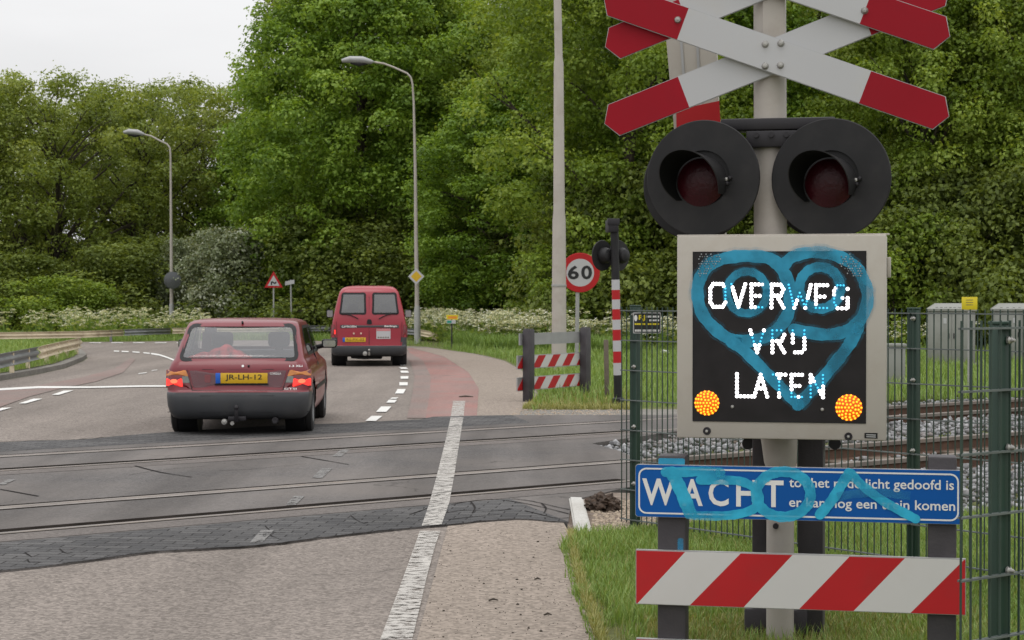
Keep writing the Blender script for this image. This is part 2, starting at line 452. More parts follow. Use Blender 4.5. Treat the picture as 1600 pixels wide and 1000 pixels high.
def block_paving(name, c0, c1, joint, bw=.21, bh=.105, ang=0.0):
    m, n, l, b = nt(name)
    tc = n.new('ShaderNodeTexCoord'); mp = n.new('ShaderNodeMapping'); mp.inputs['Rotation'].default_value = (0, 0, ang)
    l.new(tc.outputs['Object'], mp.inputs[0])
    dn = n.new('ShaderNodeTexNoise'); dn.inputs['Scale'].default_value = 1.6; dn.inputs['Detail'].default_value = 3
    l.new(mp.outputs[0], dn.inputs['Vector'])
    dm = n.new('ShaderNodeMix'); dm.data_type = 'RGBA'; dm.blend_type = 'LINEAR_LIGHT'; dm.inputs[0].default_value = 0.05
    l.new(mp.outputs[0], dm.inputs[6]); l.new(dn.outputs['Color'], dm.inputs[7])
    br = n.new('ShaderNodeTexBrick'); br.inputs['Scale'].default_value = 1.0; br.inputs['Brick Width'].default_value = bw; br.inputs['Row Height'].default_value = bh
    br.inputs['Mortar Size'].default_value = 0.006; br.inputs['Mortar Smooth'].default_value = 0.4; br.inputs['Bias'].default_value = 0.0
    br.inputs['Color1'].default_value = (*c0, 1); br.inputs['Color2'].default_value = (*c1, 1); br.inputs['Mortar'].default_value = (*joint, 1)
    l.new(dm.outputs[2], br.inputs['Vector'])
    vo = n.new('ShaderNodeTexNoise'); vo.inputs['Scale'].default_value = 60; vo.inputs['Detail'].default_value = 3; l.new(tc.outputs['Object'], vo.inputs['Vector'])
    pz = n.new('ShaderNodeTexNoise'); pz.inputs['Scale'].default_value = 0.9; pz.inputs['Detail'].default_value = 8; l.new(tc.outputs['Object'], pz.inputs['Vector'])
    ad = n.new('ShaderNodeMath'); ad.operation = 'ADD'; l.new(vo.outputs[0], ad.inputs[0]); l.new(pz.outputs[0], ad.inputs[1])
    mr = n.new('ShaderNodeMapRange'); mr.inputs['From Min'].default_value = 0.6; mr.inputs['From Max'].default_value = 1.4; mr.inputs['To Min'].default_value = 0.55; mr.inputs['To Max'].default_value = 1.5
    l.new(ad.outputs[0], mr.inputs['Value'])
    sv = n.new('ShaderNodeVectorMath'); sv.operation = 'SCALE'; l.new(br.outputs['Color'], sv.inputs[0]); l.new(mr.outputs[0], sv.inputs['Scale'])
    l.new(sv.outputs[0], b.inputs['Base Color']); b.inputs['Roughness'].default_value = .9; b.inputs['Specular IOR Level'].default_value = .12
    bp = n.new('ShaderNodeBump'); bp.inputs['Strength'].default_value = .6; bp.inputs['Distance'].default_value = .006; bp.invert = True
    l.new(br.outputs['Fac'], bp.inputs['Height']); l.new(bp.outputs[0], b.inputs['Normal'])
    return m
M['apron'] = block_paving('apron_blocks', (0.062, 0.061, 0.062), (0.098, 0.095, 0.094), (0.022, 0.021, 0.020), ang=-math.atan2(RD.y, RD.x)+R(45))
M['red_faint'] = speckle('faint_red_asphalt', (0.155, 0.112, 0.10), (0.30, 0.215, 0.193), grain=70, patch=0.7, pamt=0.8, pcol=(0.20, 0.175, 0.16), wear=0.12)
M['red_lane'] = speckle('red_asphalt', (0.20, 0.110, 0.098), (0.34, 0.185, 0.165), grain=70, patch=0.9, pamt=0.75, pcol=(0.22, 0.175, 0.16), wear=0.12)
M['kerb'] = speckle('kerb_concrete', (0.16, 0.15, 0.135), (0.26, 0.245, 0.22), grain=60, patch=1.5, pamt=0.4)
M['concrete'] = speckle('pale_concrete', (0.40, 0.39, 0.37), (0.52, 0.51, 0.48), grain=110, patch=3.0, pamt=0.35, pcol=(0.26, 0.23, 0.19))
M['line'] = worn('road_paint', (0.47, 0.445, 0.41), None, amt=0.53, sc=13, stretch=(1, 1.7, 1))
M['line_faded'] = worn('faded_road_paint', (0.19, 0.183, 0.176), None, amt=0.56, sc=14)
M['line_fresh'] = worn('white_road_paint', (0.70, 0.69, 0.66), None, amt=0.68, sc=12)
M['groove'] = pm('groove', (0.020, 0.017, 0.015), 0.95, var=0.3, spec=0.0)
M['joint'] = pm('joint', (0.036, 0.034, 0.033), 0.95, var=0.3, spec=0.0)
M['rail_top'] = pm('rail_steel', (0.17, 0.145, 0.125), 0.5, metal=0.2, var=0.2, scale=3, dirt=(0.16, 0.11, 0.08), damt=0.5)
M['rust'] = pm('rail_rust', (0.085, 0.044, 0.027), 0.85, var=0.3, bump=0.5)
M['wood_sleeper'] = pm('sleeper', (0.115, 0.085, 0.062), 0.9, var=0.3, bump=0.6, bscale=30)
M['stone'] = pm('ballast_stone', (0.24, 0.24, 0.245), 0.9, var=0.55, scale=9.0, dirt=(0.13, 0.085, 0.06), dscale=1.3, damt=0.75)
M['steel_pole'] = pm('beige_painted_steel', (0.40, 0.365, 0.33), 0.55, var=0.06, scale=2, dirt=(0.24, 0.19, 0.15), dscale=2.2, damt=0.45)
M['box_paint'] = pm('beige_cabinet_paint', (0.40, 0.37, 0.325), 0.5, var=0.04, scale=3, dirt=(0.30, 0.25, 0.20), dscale=5, damt=0.35)
M['sign_white'] = pm('white_sheeting', (0.43, 0.43, 0.44), 0.4, var=0.04, scale=2, dirt=(0.42, 0.40, 0.37), dscale=4, damt=0.5)
M['sign_red'] = pm('red_sheeting', (0.27, 0.003, 0.012), 0.6, var=0.08, scale=3, spec=0.2, dirt=(0.21, 0.006, 0.014), dscale=6, damt=0.5)
M['board_red'] = pm('bright_red_sheeting', (0.40, 0.014, 0.017), 0.55, var=0.06, scale=3, spec=0.25, dirt=(0.30, 0.025, 0.025), dscale=5, damt=0.4)
M['board_white'] = pm('grey_white_sheeting', (0.53, 0.515, 0.50), 0.4, var=0.03, scale=2, dirt=(0.45, 0.42, 0.39), dscale=4, damt=0.3)
M['alu'] = pm('aluminium_edge', (0.40, 0.40, 0.40), 0.4, metal=0.5, var=0.1)
M['black_disc'] = pm('black_signal_paint', (0.014, 0.0135, 0.0145), 0.55, var=0.2, scale=4, spec=0.3, dirt=(0.032, 0.030, 0.029), dscale=4, damt=0.5)
M['dark_steel'] = pm('dark_steel', (0.022, 0.020, 0.023), 0.5, var=0.2, spec=0.3)
M['post_plastic'] = pm('dark_grey_plastic', (0.040, 0.035, 0.040), 0.6, var=0.15, scale=5, bump=0.15, dirt=(0.075, 0.066, 0.064), dscale=5, damt=0.4)
M['screw'] = pm('galvanised', (0.36, 0.35, 0.33), 0.45, metal=0.7, var=0.2)
M['lens_red'] = pm('dark_red_lens', (0.035, 0.003, 0.006), 0.35, var=0.25, scale=9, spec=0.25, bump=0.25, bscale=60)  # red darkened to carry the shade of the hood over the lens
M['sign_blue'] = pm('blue_sheeting', (0.0015, 0.078, 0.31), 0.55, var=0.06, scale=2, spec=0.2)
M['sign_letter'] = pm('white_lettering', (0.66, 0.65, 0.63), 0.45, var=0.04)
M['panel_black'] = pm('led_panel', (0.012, 0.010, 0.011), 0.42, var=0.3, scale=10, spec=0.3)
M['led_white'] = glow('white_led', (1.0, 0.97, 1.0), 4.0)
M['led_blue'] = glow('paint_covered_led', (0.06, 0.55, 0.85), 0.9)
M['led_amber'] = glow('amber_led', (1.0, 0.42, 0.02), 1.5)
M['led_off'] = pm('unlit_led', (0.30, 0.32, 0.33), 0.3)
M['amber_base'] = glow('amber_field', (0.60, 0.11, 0.0), 0.30)
M['graf'] = spray('blue_spray_paint', (0.022, 0.31, 0.50), 0.80)
M['graf_sign'] = spray('cyan_spray_paint', (0.018, 0.39, 0.60), 0.90)
M['overspray'] = spray('blue_overspray', (0.02, 0.26, 0.42), 0.10, 22.0)
M['graf_thin'] = spray('thin_cyan_spray', (0.03, 0.28, 0.5), 0.35)
M['fence_green'] = pm('dark_green_coating', (0.012, 0.038, 0.024), 0.5, var=0.15, scale=4)
M['fence_wire'] = pm('green_wire', (0.020, 0.042, 0.030), 0.5, var=0.2, scale=4)
M['fence_rod'] = pm('grey_green_rod', (0.10, 0.115, 0.11), 0.45, var=0.2, scale=4)
M['cab_grey'] = pm('grey_green_cabinet', (0.235, 0.24, 0.22), 0.6, var=0.05, scale=2, dirt=(0.15, 0.15, 0.12), dscale=3, damt=0.5)
M['yellow'] = pm('yellow_plate', (0.62, 0.50, 0.012), 0.5, var=0.05)
M['galva_pole'] = pm('galvanised_pole', (0.34, 0.34, 0.33), 0.5, metal=0.2, var=0.1, scale=3, dirt=(0.2, 0.19, 0.17), damt=0.4)
M['lamp_grey'] = pm('lamp_housing', (0.30, 0.30, 0.30), 0.4, metal=0.2, var=0.1)
M['wood_post'] = pm('weathered_wood', (0.13, 0.105, 0.08), 0.9, var=0.25, bump=0.5, bscale=25)
M['black_ink'] = pm('black_print', (0.010, 0.010, 0.011), 0.5, var=0.2)
M['guard_grey'] = pm('guardrail_grey', (0.23, 0.235, 0.24), 0.45, metal=0.3, var=0.15, scale=2, dirt=(0.10, 0.09, 0.075), damt=0.5)
M['guard_cream'] = pm('guardrail_cream', (0.62, 0.53, 0.38), 0.6, var=0.1, scale=2, dirt=(0.25, 0.15, 0.08), dscale=3, damt=0.55)
M['bark'] = pm('bark', (0.055, 0.043, 0.032), 0.95, var=0.35, scale=3, bump=0.8, bscale=14)
M['leaf_maple'] = leafm('maple_leaf', (0.088, 0.160, 0.018), (0.190, 0.305, 0.040), (0.32, 0.44, 0.080), 0.43)
M['leaf_oak'] = leafm('oak_leaf', (0.12, 0.165, 0.030), (0.215, 0.275, 0.056), (0.35, 0.40, 0.11), 0.45)
M['leaf_grey'] = leafm('grey_green_leaf', (0.095, 0.12, 0.036), (0.15, 0.18, 0.060), (0.22, 0.25, 0.09), 0.4)
M['leaf_bright'] = leafm('yellow_green_leaf', (0.105, 0.165, 0.018), (0.205, 0.295, 0.042), (0.34, 0.42, 0.08), 0.43)
M['leaf_hawthorn'] = leafm('hawthorn_leaf', (0.10, 0.13, 0.055), (0.22, 0.255, 0.14), (0.52, 0.54, 0.45), 0.3)
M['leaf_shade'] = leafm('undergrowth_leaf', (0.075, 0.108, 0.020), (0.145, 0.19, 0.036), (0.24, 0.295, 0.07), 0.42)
M['grass'] = leafm('grass_blade', (0.105, 0.175, 0.036), (0.190, 0.290, 0.068), (0.36, 0.42, 0.15), 0.3, 0.55)
M['grass_dry'] = leafm('dry_grass_blade', (0.16, 0.18, 0.05), (0.30, 0.30, 0.11), (0.46, 0.41, 0.20), 0.3, 0.6)
M['umbel'] = leafm('white_umbel', (0.48, 0.50, 0.38), (0.66, 0.67, 0.58), (0.80, 0.80, 0.74), 0.25)
M['car_red'] = pm('dark_red_car_paint', (0.150, 0.006, 0.014), 0.38, var=0.06, scale=2, coat=0.35, spec=0.35)
M['van_red'] = pm('red_van_paint', (0.27, 0.008, 0.022), 0.40, var=0.05, scale=2, coat=0.3)
M['bumper'] = pm('grey_bumper_plastic', (0.040, 0.042, 0.046), 0.5, var=0.1, scale=4, dirt=(0.075, 0.07, 0.065), damt=0.4)
M['rubber'] = pm('tyre_rubber', (0.014, 0.013, 0.013), 0.8, var=0.2)
M['trim'] = pm('black_trim', (0.010, 0.010, 0.011), 0.5, var=0.1, spec=0.25)
M['rim'] = pm('wheel_rim', (0.22, 0.22, 0.22), 0.4, metal=0.5)
M['glass'] = glassm('car_glass', (0.90, 0.90, 0.91), 0.46, sky_grey=0.20)
M['glass_van'] = glassm('van_rear_glass', (0.5, 0.55, 0.53), 0.80, sky_grey=0.085)
M['glass_dark'] = glassm('side_glass', (0.38, 0.45, 0.42), 0.55)
M['interior'] = pm('interior_fabric', (0.035, 0.035, 0.038), 0.9, var=0.2)
M['blanket'] = pm('red_blanket', (0.55, 0.05, 0.05), 0.9, var=0.6, scale=14)
M['tail_amber'] = pm('amber_lens', (0.52, 0.17, 0.02), 0.25, var=0.15, scale=20, coat=0.6)
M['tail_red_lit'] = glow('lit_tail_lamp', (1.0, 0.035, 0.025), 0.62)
M['tail_hot'] = glow('lit_tail_bulb', (1.0, 0.16, 0.07), 0.95)
M['tail_red'] = pm('red_lens', (0.14, 0.007, 0.012), 0.25, var=0.15, scale=20, coat=0.6)
M['tail_clear'] = pm('clear_lens', (0.15, 0.165, 0.15), 0.25, var=0.2, scale=20, coat=0.4)
M['plate_yellow'] = pm('plate_yellow', (0.60, 0.36, 0.012), 0.4, var=0.03)
M['plate_blue'] = pm('plate_blue', (0.01, 0.10, 0.48), 0.4, var=0.03)
M['chrome'] = pm('chrome', (0.55, 0.55, 0.55), 0.15, metal=1.0, var=0.1)
M['earth'] = pm('dark_earth', (0.045, 0.028, 0.018), 0.95, var=0.5, scale=20, bump=1.0, bscale=20)
M['marker_orange'] = pm('orange_print', (0.62, 0.22, 0.02), 0.5)
M['marker_green'] = pm('green_print', (0.01, 0.22, 0.16), 0.5)
M['litter'] = pm('paper', (0.6, 0.6, 0.58), 0.8)
M['twig'] = pm('twig', (0.05, 0.04, 0.03), 0.9)
# ================================================================ THE SETTING
def sheet(name, poly, z, mat, depth=0.0, kind='structure', label=None):
    mb = MB()
    if depth: mb.flat(poly, z-depth, z)
    else: mb.add([(p[0], p[1], z) for p in poly], [tuple(range(len(poly)))])
    return mb.build(name, mat, smooth=0, kind=kind, label=label)
def fine_poly(poly):
    """ngon as triangles (safe for concave outlines)"""
    bm = bmesh.new(); vs = [bm.verts.new((p[0], p[1], 0)) for p in poly]
    f = bm.faces.new(vs); f.normal_update(); bmesh.ops.triangulate(bm, faces=[f], ngon_method='EAR_CLIP')
    bm.verts.index_update()
    V = [tuple(v.co) for v in bm.verts]; F = [tuple(v.index for v in f.verts) for f in bm.faces]; bm.free()
    return V, F
def tri_sheet(name, polys, z, mat, kind='structure', rim=0.0):
    mb = MB()
    for poly in polys:
        V, F = fine_poly(poly)
        mb.add([(x, y, z) for x, y, _ in V], F)
        if rim:
            n = len(poly)
            mb.add([(p[0], p[1], z) for p in poly]+[(p[0], p[1], z-rim) for p in poly], [(i, (i+1) % n, (i+1) % n+n, i+n) for i in range(n)])
    return mb.build(name, mat, smooth=0, kind=kind)

N_NEAR, N_FAR = 10.05, 19.0
bd = [G(930, 832), G(1250, 815), G(1600, 800)]
dx, dy = bd[2][0]-bd[1][0], bd[2][1]-bd[1][1]
bd.append((bd[2][0]+dx*300, bd[2][1]+dy*300+60))
near = [SN(-700, N_NEAR+0.2), SN(sn(bd[0])[0]-0.6, N_NEAR+0.2)]+bd+[(700, -900), (-700, -900)]
far = [SN(-700, N_FAR-0.2), SN(900, N_FAR-0.2), (900, 1400), (-1200, 1400), (-1200, 300)]
mb = MB()
for poly in (near, far):
    V, F = fine_poly(poly); mb.add([(x, y, 0) for x, y, _ in V], F)
    n = len(poly); mb.add([(p[0], p[1], 0) for p in poly]+[(p[0], p[1], -0.35) for p in poly], [(i, (i+1) % n, (i+1) % n+n, i+n) for i in range(n)])
mb.add([SN(-700, 5)+(-0.17,), SN(900, 5)+(-0.17,), SN(900, 21)+(-0.17,), SN(-700, 21)+(-0.17,)], [(0, 1, 2, 3)])
mb.build('ground', M['soil'], smooth=0, kind='structure')

# ---- road (asphalt on both sides of the crossing)
verge_r = [G(*q) for q in ((815, 650), (818, 640), (843, 622), (833, 600), (815, 578), (789, 564), (762, 557), (738, 552), (713, 549), (668, 542.5), (640, 541), (600, 537.5), (560, 535), (480, 532.5), (390, 532), (300, 533), (210, 534), (130, 534.6), (60, 537))]
far_road = verge_r+[G(-120, 538.5), G(-120, 541), G(60, 540.5), G(112, 546), G(131, 553), G(137, 559.5), G(130, 564.5), G(100, 576.5), G(60, 585), G(0, 595.5), G(-80, 611), G(-500, 640), SN(-40, N_FAR-0.3), SN(sn(verge_r[0])[0], N_FAR-0.3)]
near_road = [G(935, 1010), G(915, 940), G(897, 873), G(891, 838), SN(sn(G(893, 812))[0], N_NEAR+0.18), SN(-40, N_NEAR+0.18), (-20, -16), (0.40, 2), (0.55, 6)]
tri_sheet('road', [far_road, near_road], 0.004, M['asphalt'])
# sandy shoulder right of the edge line, near and far
sh0 = [G(636, 654.5), G(645, 614), G(648, 588), G(641, 566), G(628, 554), G(630, 546), G(640, 552), G(661, 564), G(673, 588), G(672, 614), G(665, 654.5)]
sh1 = [G(652, 1000), G(700, 822), SN(sn(G(893, 812))[0], N_NEAR+0.05), G(892, 838), G(897, 873), G(915, 940), G(935, 1008), (0.50, 7.0), (-0.42, 7.0)]
sh2 = [G(745, 652), G(748, 608), G(732, 582), G(693, 557), G(642, 543.6), G(668, 543.5), G(713, 550), G(738, 553), G(789, 565), G(815, 580), G(831, 602), G(838, 621), G(815, 641), G(811, 650)]
tri_sheet('shoulder', [sh1, sh2], 0.008, M['shoulder'])
# red lanes
rl1 = [G(665, 654.5), G(672, 614), G(673, 588), G(661, 564), G(640, 552), G(636, 546), G(641, 543.8), G(693, 557.5), G(732, 582.5), G(748, 608), G(745, 652)]
rl2 = [G(-120, 645), G(-5, 639), G(45, 621), G(95, 608), G(150, 597), G(192, 583), G(212, 562), G(204, 560), G(180, 576), G(130, 590), G(60, 603), G(0, 609), G(-120, 622)]
tri_sheet('red_cycle_lane', [rl1], 0.012, M['red_lane'])
tri_sheet('faded_red_lane', [rl2, sh0], 0.012, M['red_faint'])

# ---- crossing surface
cr_right = [G(893, 812), G(893, 785), G(1010, 757), G(1004, 722), G(965, 706), G(925, 695), G(1070, 674), G(1075, 656)]
c_near = SN(sn(cr_right[0])[0], N_NEAR)
near_px = [(-60, 902), (0, 896), (60, 890), (136, 880), (238, 866), (323, 861), (380, 858), (442, 852), (500, 844), (560, 837), (635, 829), (710, 822.5), (760, 817), (800, 814), (832, 815), (860, 818), (888, 819)]
far_px = [(800, 650.5), (740, 651.5), (677, 653), (658, 657), (600, 660), (540, 663.5), (483, 665), (400, 669), (300, 675), (269, 677), (221, 680.5), (184, 683.5), (140, 688), (102, 690), (50, 691), (0, 693.5), (-60, 697)]
crossing = [SN(-40, N_NEAR-.05)]+[G(*q) for q in near_px]+[G(893, 785), G(1010, 757), G(1004, 722), G(965, 706), G(925, 695), G(1070, 674), G(1080, 650)]+[G(*q) for q in far_px]+[SN(-40, N_FAR-.3)]
mbx = MB()
V, F = fine_poly(crossing)
mbx.add([(x, y, 0.016) for x, y, _ in V], F)
n = len(crossing); mbx.add([(p[0], p[1], 0.016) for p in crossing]+[(p[0], p[1], -0.16) for p in crossing], [(i, (i+1) % n, (i+1) % n+n, i+n) for i in range(n)])
mbx.build('crossing_surface', M['slab'], smooth=0, kind='structure')
RAILS = (11.63, 13.07, 15.81, 17.25)
s0 = -40
def s_end(nv):   # right end of the slabs at a rail
    return {0: sn(G(1010, 757))[0], 1: sn(G(1004, 724))[0], 2: sn(G(1050, 680))[0], 3: sn(G(1065, 664))[0]}[nv]
mbg, mbq, mbw = MB(), MB(), MB()
for i, nv in enumerate(RAILS):
    e = s_end(i)
    def strip(mb, a, b, z=0.0185, e=e): mb.add([SN(s0, nv+a)+(z,), SN(e, nv+a)+(z,), SN(e, nv+b)+(z,), SN(s0, nv+b)+(z,)], [(0, 1, 2, 3)])
    if i % 2 == 0:
        strip(mbg, 0.036, 0.20); strip(mbg, -0.066, -0.036); strip(mbq, -0.40, -0.075)
    else:
        strip(mbg, 0.036, 0.115); strip(mbg, -0.175, -0.130); strip(mbw, -0.129, -0.036)
mbg.build('flangeway_groove', M['groove'], smooth=0, kind='structure')
M['edge_plate'] = speckle('edge_plate', (0.115, 0.10, 0.093), (0.185, 0.165, 0.152), grain=60, patch=1.2, pamt=0.6, pcol=(0.09, 0.082, 0.078))
M['pale_edge'] = speckle('pale_edge', (0.20, 0.18, 0.165), (0.30, 0.275, 0.255), grain=60, patch=2.2, pamt=0.6, pcol=(0.13, 0.115, 0.105))
mbq.build('crossing_edge_plate', M['edge_plate'], smooth=0, kind='structure')
mbw.build('pale_edge_strip', M['pale_edge'], smooth=0, kind='structure')
mbj = MB()
def seam(pts, w, z=0.0205):
    vs, fs, _ = stroke(pts, w, sub=3, wob=0.25)
    mbj.add([(x, y, z) for x, y in vs], fs)
rj = random.Random(3)
def near_y(x):
    for (xa, ya), (xb, yb) in zip(near_px, near_px[1:]):
        if xa <= x <= xb: return ya+(yb-ya)*(x-xa)/(xb-xa)
    return 820
# short diagonal joints of the block paving in the near apron
for row in range(4):
    x = 20
    while x < 640:
        yt = near_y(x)-6-row*9-rj.uniform(0, 3)
        L = rj.uniform(9, 24)*(0.55 if x < 190 else 1)
        if rj.random() < (0.03 if x < 190 else 0.07) and yt > 838-x*.0836+24:
            seam([G(x, yt-L*.62), G(x+L*.45, yt-L*.22+rj.uniform(-1, 1)), G(x+L, yt)], rj.uniform(.006, .011))
            if rj.random() < .4: seam([G(x+L, yt), G(x+L+rj.uniform(6, 18), yt-rj.uniform(-1, 2))], 0.009)
        x += rj.uniform(13, 30)
# long curving cracks right of the white line
tri_sheet('block_paving_apron', [[G(*q) for q in near_px]+[SN(sn(G(888, 795))[0], 11.20), SN(3.4, 11.20)]], 0.0172, M['apron'])
tri_sheet('far_apron', [[G(*q) for q in far_px]+[SN(4, 17.75), SN(sn(G(800, 660))[0], 17.75)]], 0.0172, M['apron'])
for pts in ([(706, 792), (735, 787), (770, 784), (812, 789), (850, 797), (889, 807)], [(690, 806), (730, 801), (765, 803), (800, 799)], [(800, 783), (832, 787), (870, 796), (890, 800)], [(820, 802), (845, 808), (870, 814), (889, 813)], [(700, 816), (735, 812), (780, 808)],
            [(846, 790), (853, 798), (850, 806)], [(735, 787), (742, 797), (738, 806)], [(640, 808), (655, 803), (668, 798)]):
    seam([G(*p) for p in pts], 0.013)
for pl_, w_ in ((near_px, .014), (far_px, .022)):
    q = []
    for (xa, ya), (xb, yb) in zip(pl_, pl_[1:]):
        for k in range(4): q.append((xa+(xb-xa)*k/4, ya+(yb-ya)*k/4+rj.uniform(-.5, .7)))
    i = 2
    while i < len(q)-4:
        L = rj.randint(3, 9)
        if rj.random() < .45: seam([G(*p) for p in q[i:i+L+1]], w_*rj.uniform(.5, 1.2))
        i += L
seam([G(211, 731), G(250, 741), G(300, 749)], 0.02)
seam([G(470, 716), G(505, 722), G(545, 729)], 0.02)
seam([G(0, 768), G(60, 779)], 0.02)
# small angular patches and cracks between the tracks
for k in range(2):
    a = rj.uniform(5, 14); b0 = rj.choice((14.4, 14.7, 12.3, 16.5))
    seam([SN(a, b0+rj.uniform(-.5, .5)), SN(a+rj.uniform(.2, .5), b0+rj.uniform(-.3, .3)), SN(a+rj.uniform(.6, 1.1), b0+rj.uniform(-.4, .4))], 0.007)
mbj.build('slab_joints', M['joint'], smooth=0, kind='structure')

# ---- white markings
def quad_px(mb, q, z): mb.add([G(*p)+(z,) for p in q], [(0, 1, 2, 3)])
ml = MB()
edge = [((594, 1003), (644, 1003)), ((632, 900), (668, 900)), ((648, 855), (680, 855)), ((656, 832), (688, 832))]
for a, b in zip(edge, edge[1:]): quad_px(ml, (a[0], a[1], b[1], b[0]), 0.012)
edge2 = [((659, 826.5), (690, 824.5)), ((671, 790), (702, 790)), ((683, 745), (710, 745)), ((694, 700), (717, 700)), ((703, 660), (723, 660)), ((704, 655), (724, 655))]
ml2 = MB()
for a, b in zip(edge2, edge2[1:]): quad_px(ml2, (a[0], a[1], b[1], b[0]), 0.0225)
e3 = [((704, 655), (724, 655)), ((708, 628), (727, 628))]
quad_px(ml2, (e3[0][0], e3[0][1], e3[1][1], e3[1][0]), 0.016)
ml.add(ml2.v, ml2.f)
ml.build('edge_line', M['line'], smooth=0, kind='structure')
mf = MB()
for cx, cy, w, h, sl in ((584, 655.6, 17, 8, 5), (599.5, 641, 16, 8.5, 4), (612, 628.5, 13, 4.5, 2), (616, 623.6, 10, 2, 2), (625.7, 612.8, 13, 7, 2), (630.5, 601, 13, 5, 0), (632, 591, 12, 4, 0), (632, 582, 12, 3.2, -1), (630.5, 576.2, 11, 2.6, -2), (628.5, 571, 9, 1.8, -2), (625, 566.5, 8, 1.4, -2)):
    quad_px(mf, ((cx-w/2-sl, cy+h/2), (cx+w/2-sl, cy+h/2), (cx+w/2+sl, cy-h/2), (cx-w/2+sl, cy-h/2)), 0.016)
for q in (((29, 632), (40, 632), (66.5, 624.4), (52.5, 624.4)), ((80.6, 618.4), (92, 618.4), (115, 611.3), (100, 611.8)), ((-14, 645), (0, 643.5), (18, 638.5), (3, 639))): quad_px(mf, q, 0.016)
top = [(-140, 614), (-20, 609.3), (60, 604.8), (140, 605.2), (220, 603.6), (300, 603.2)]
bot = [(-140, 618), (-20, 612.6), (60, 607.8), (140, 607.6), (220, 605.8), (300, 605.4)]
for i in range(5): quad_px(mf, (bot[i], bot[i+1], top[i+1], top[i]), 0.0165)
for a, b in (((178, 549.3), (186, 549.6)), ((190, 549.8), (201, 550.3)), ((207, 550.6), (218, 551.4)), ((224, 552), (234, 553))): quad_px(mf, ((a[0], a[1]+0.8), (b[0], b[1]+0.8), (b[0], b[1]-0.8), (a[0], a[1]-0.8)), 0.0165)
arc = [(236, 553.2), (248, 555), (260, 558.8), (272, 563.6)]
for a, b in zip(arc, arc[1:]): quad_px(mf, ((a[0], a[1]+1.2), (b[0], b[1]+1.3), (b[0], b[1]-1.1), (a[0], a[1]-1)), 0.0165)
for x in range(140, 300, 34): quad_px(mf, ((x, 536.6), (x+18, 536.5), (x+18, 535.6), (x, 535.7)), 0.0165)
quad_px(mf, ((215, 585.6), (228, 584.2), (230, 583.0), (218, 584.2)), 0.0165); quad_px(mf, ((236, 580.6), (245, 579.6), (246, 578.8), (238, 579.6)), 0.0165)
mf.build('road_marking', M['line_fresh'], smooth=0, kind='structure')
mg = MB()
for cx, cy, w, h, sl in ((533, 711, 14, 11, 7), (503, 743, 17, 15, 8), (461, 786, 16, 14, 7), (409, 843, 20, 20, 9), (10, 757, 12, 8, 8)):
    quad_px(mg, ((cx-w/2-sl, cy+h/2), (cx+w/2-sl, cy+h/2), (cx+w/2+sl, cy-h/2), (cx-w/2+sl, cy-h/2)), 0.0215)
mg.build('faded_marking', M['line_faded'], smooth=0, kind='structure')

# ---- grass island with a kerb on the left
isl = [G(-160, 628), G(-80, 610.5), G(0, 595), G(60, 584.5), G(100, 576), G(129, 564.3), G(135.5, 559.5), G(130, 553.5), G(112, 546.5), G(60, 541.5), G(-160, 543)]
tri_sheet('kerb', [isl], 0.10, M['kerb'], rim=0.12)
ce = (sum(p[0] for p in isl)/len(isl), sum(p[1] for p in isl)/len(isl))
def inset(poly, d):
    out = []; n_ = len(poly)
    for i in range(n_):
        a, b, c = Vector(poly[i-1]), Vector(poly[i]), Vector(poly[(i+1) % n_])
        t = ((b-a).normalized()+(c-b).normalized()).normalized(); nm = Vector((-t.y, t.x))
        if nm.dot(Vector(ce)-b) < 0: nm = -nm
        out.append(tuple(b+nm*d))
    return out
isl_in = inset(isl, 0.22)
tri_sheet('island_soil', [isl_in], 0.112, M['soil'])

# ---- rail tracks
def i_rail(nv, sa, sb, parent):
    prof = [(-.068, -.150), (.068, -.150), (.068, -.138), (.010, -.118), (.010, -.035), (.034, -.022), (.034, .016), (.028, .022), (-.028, .022), (-.034, .016), (-.034, -.022), (-.010, -.035), (-.010, -.118), (-.068, -.138)]
    mb = MB(); k = len(prof)
    A = [SN(sa, nv+p)+(z-.0005,) for p, z in prof]; B = [SN(sb, nv+p)+(z-.0005,) for p, z in prof]
    mats = [1]*k
    for i in range(k):
        j = (i+1) % k
        mb.add([A[i], A[j], B[j], B[i]], [(0, 1, 2, 3)], 0 if 5 < i < 10 else 1)
    return mb.build('rail', [M['rail_top'], M['rust']], parent, smooth=0)
def track(a, b, label, s_sl):
    r = empty('railway_track', SN(0, (a+b)/2)+(0,), 0, label, 'railway track', 'railway tracks over the crossing')
    o = r.location
    rails = [i_rail(a, -60, 220, r), i_rail(b, -60, 220, r)]
    c = (a+b)/2
    for k in range(44):
        s = s_sl+k*0.62
        mb = MB(); mb.box(-1.28, 1.28, -.125, .125, -.17, -.128, .012)
        q = mb.build('sleeper', M['wood_sleeper'], r, smooth=0)
        p = SN(s, c); q.location = (p[0], p[1], 0); q.rotation_euler = (0, 0, math.atan2(RN.y, RN.x)+rnd.uniform(-.01, .01))
    for ch in r.children: ch.matrix_parent_inverse = Matrix.Translation(-o)
track(RAILS[0], RAILS[1], 'railway track nearer the wait sign, rails sunk in the slabs', s_end(0)+0.35)
track(RAILS[2], RAILS[3], 'railway track on the far side of the crossing, beside the grey cabinets', s_end(2)+0.5)

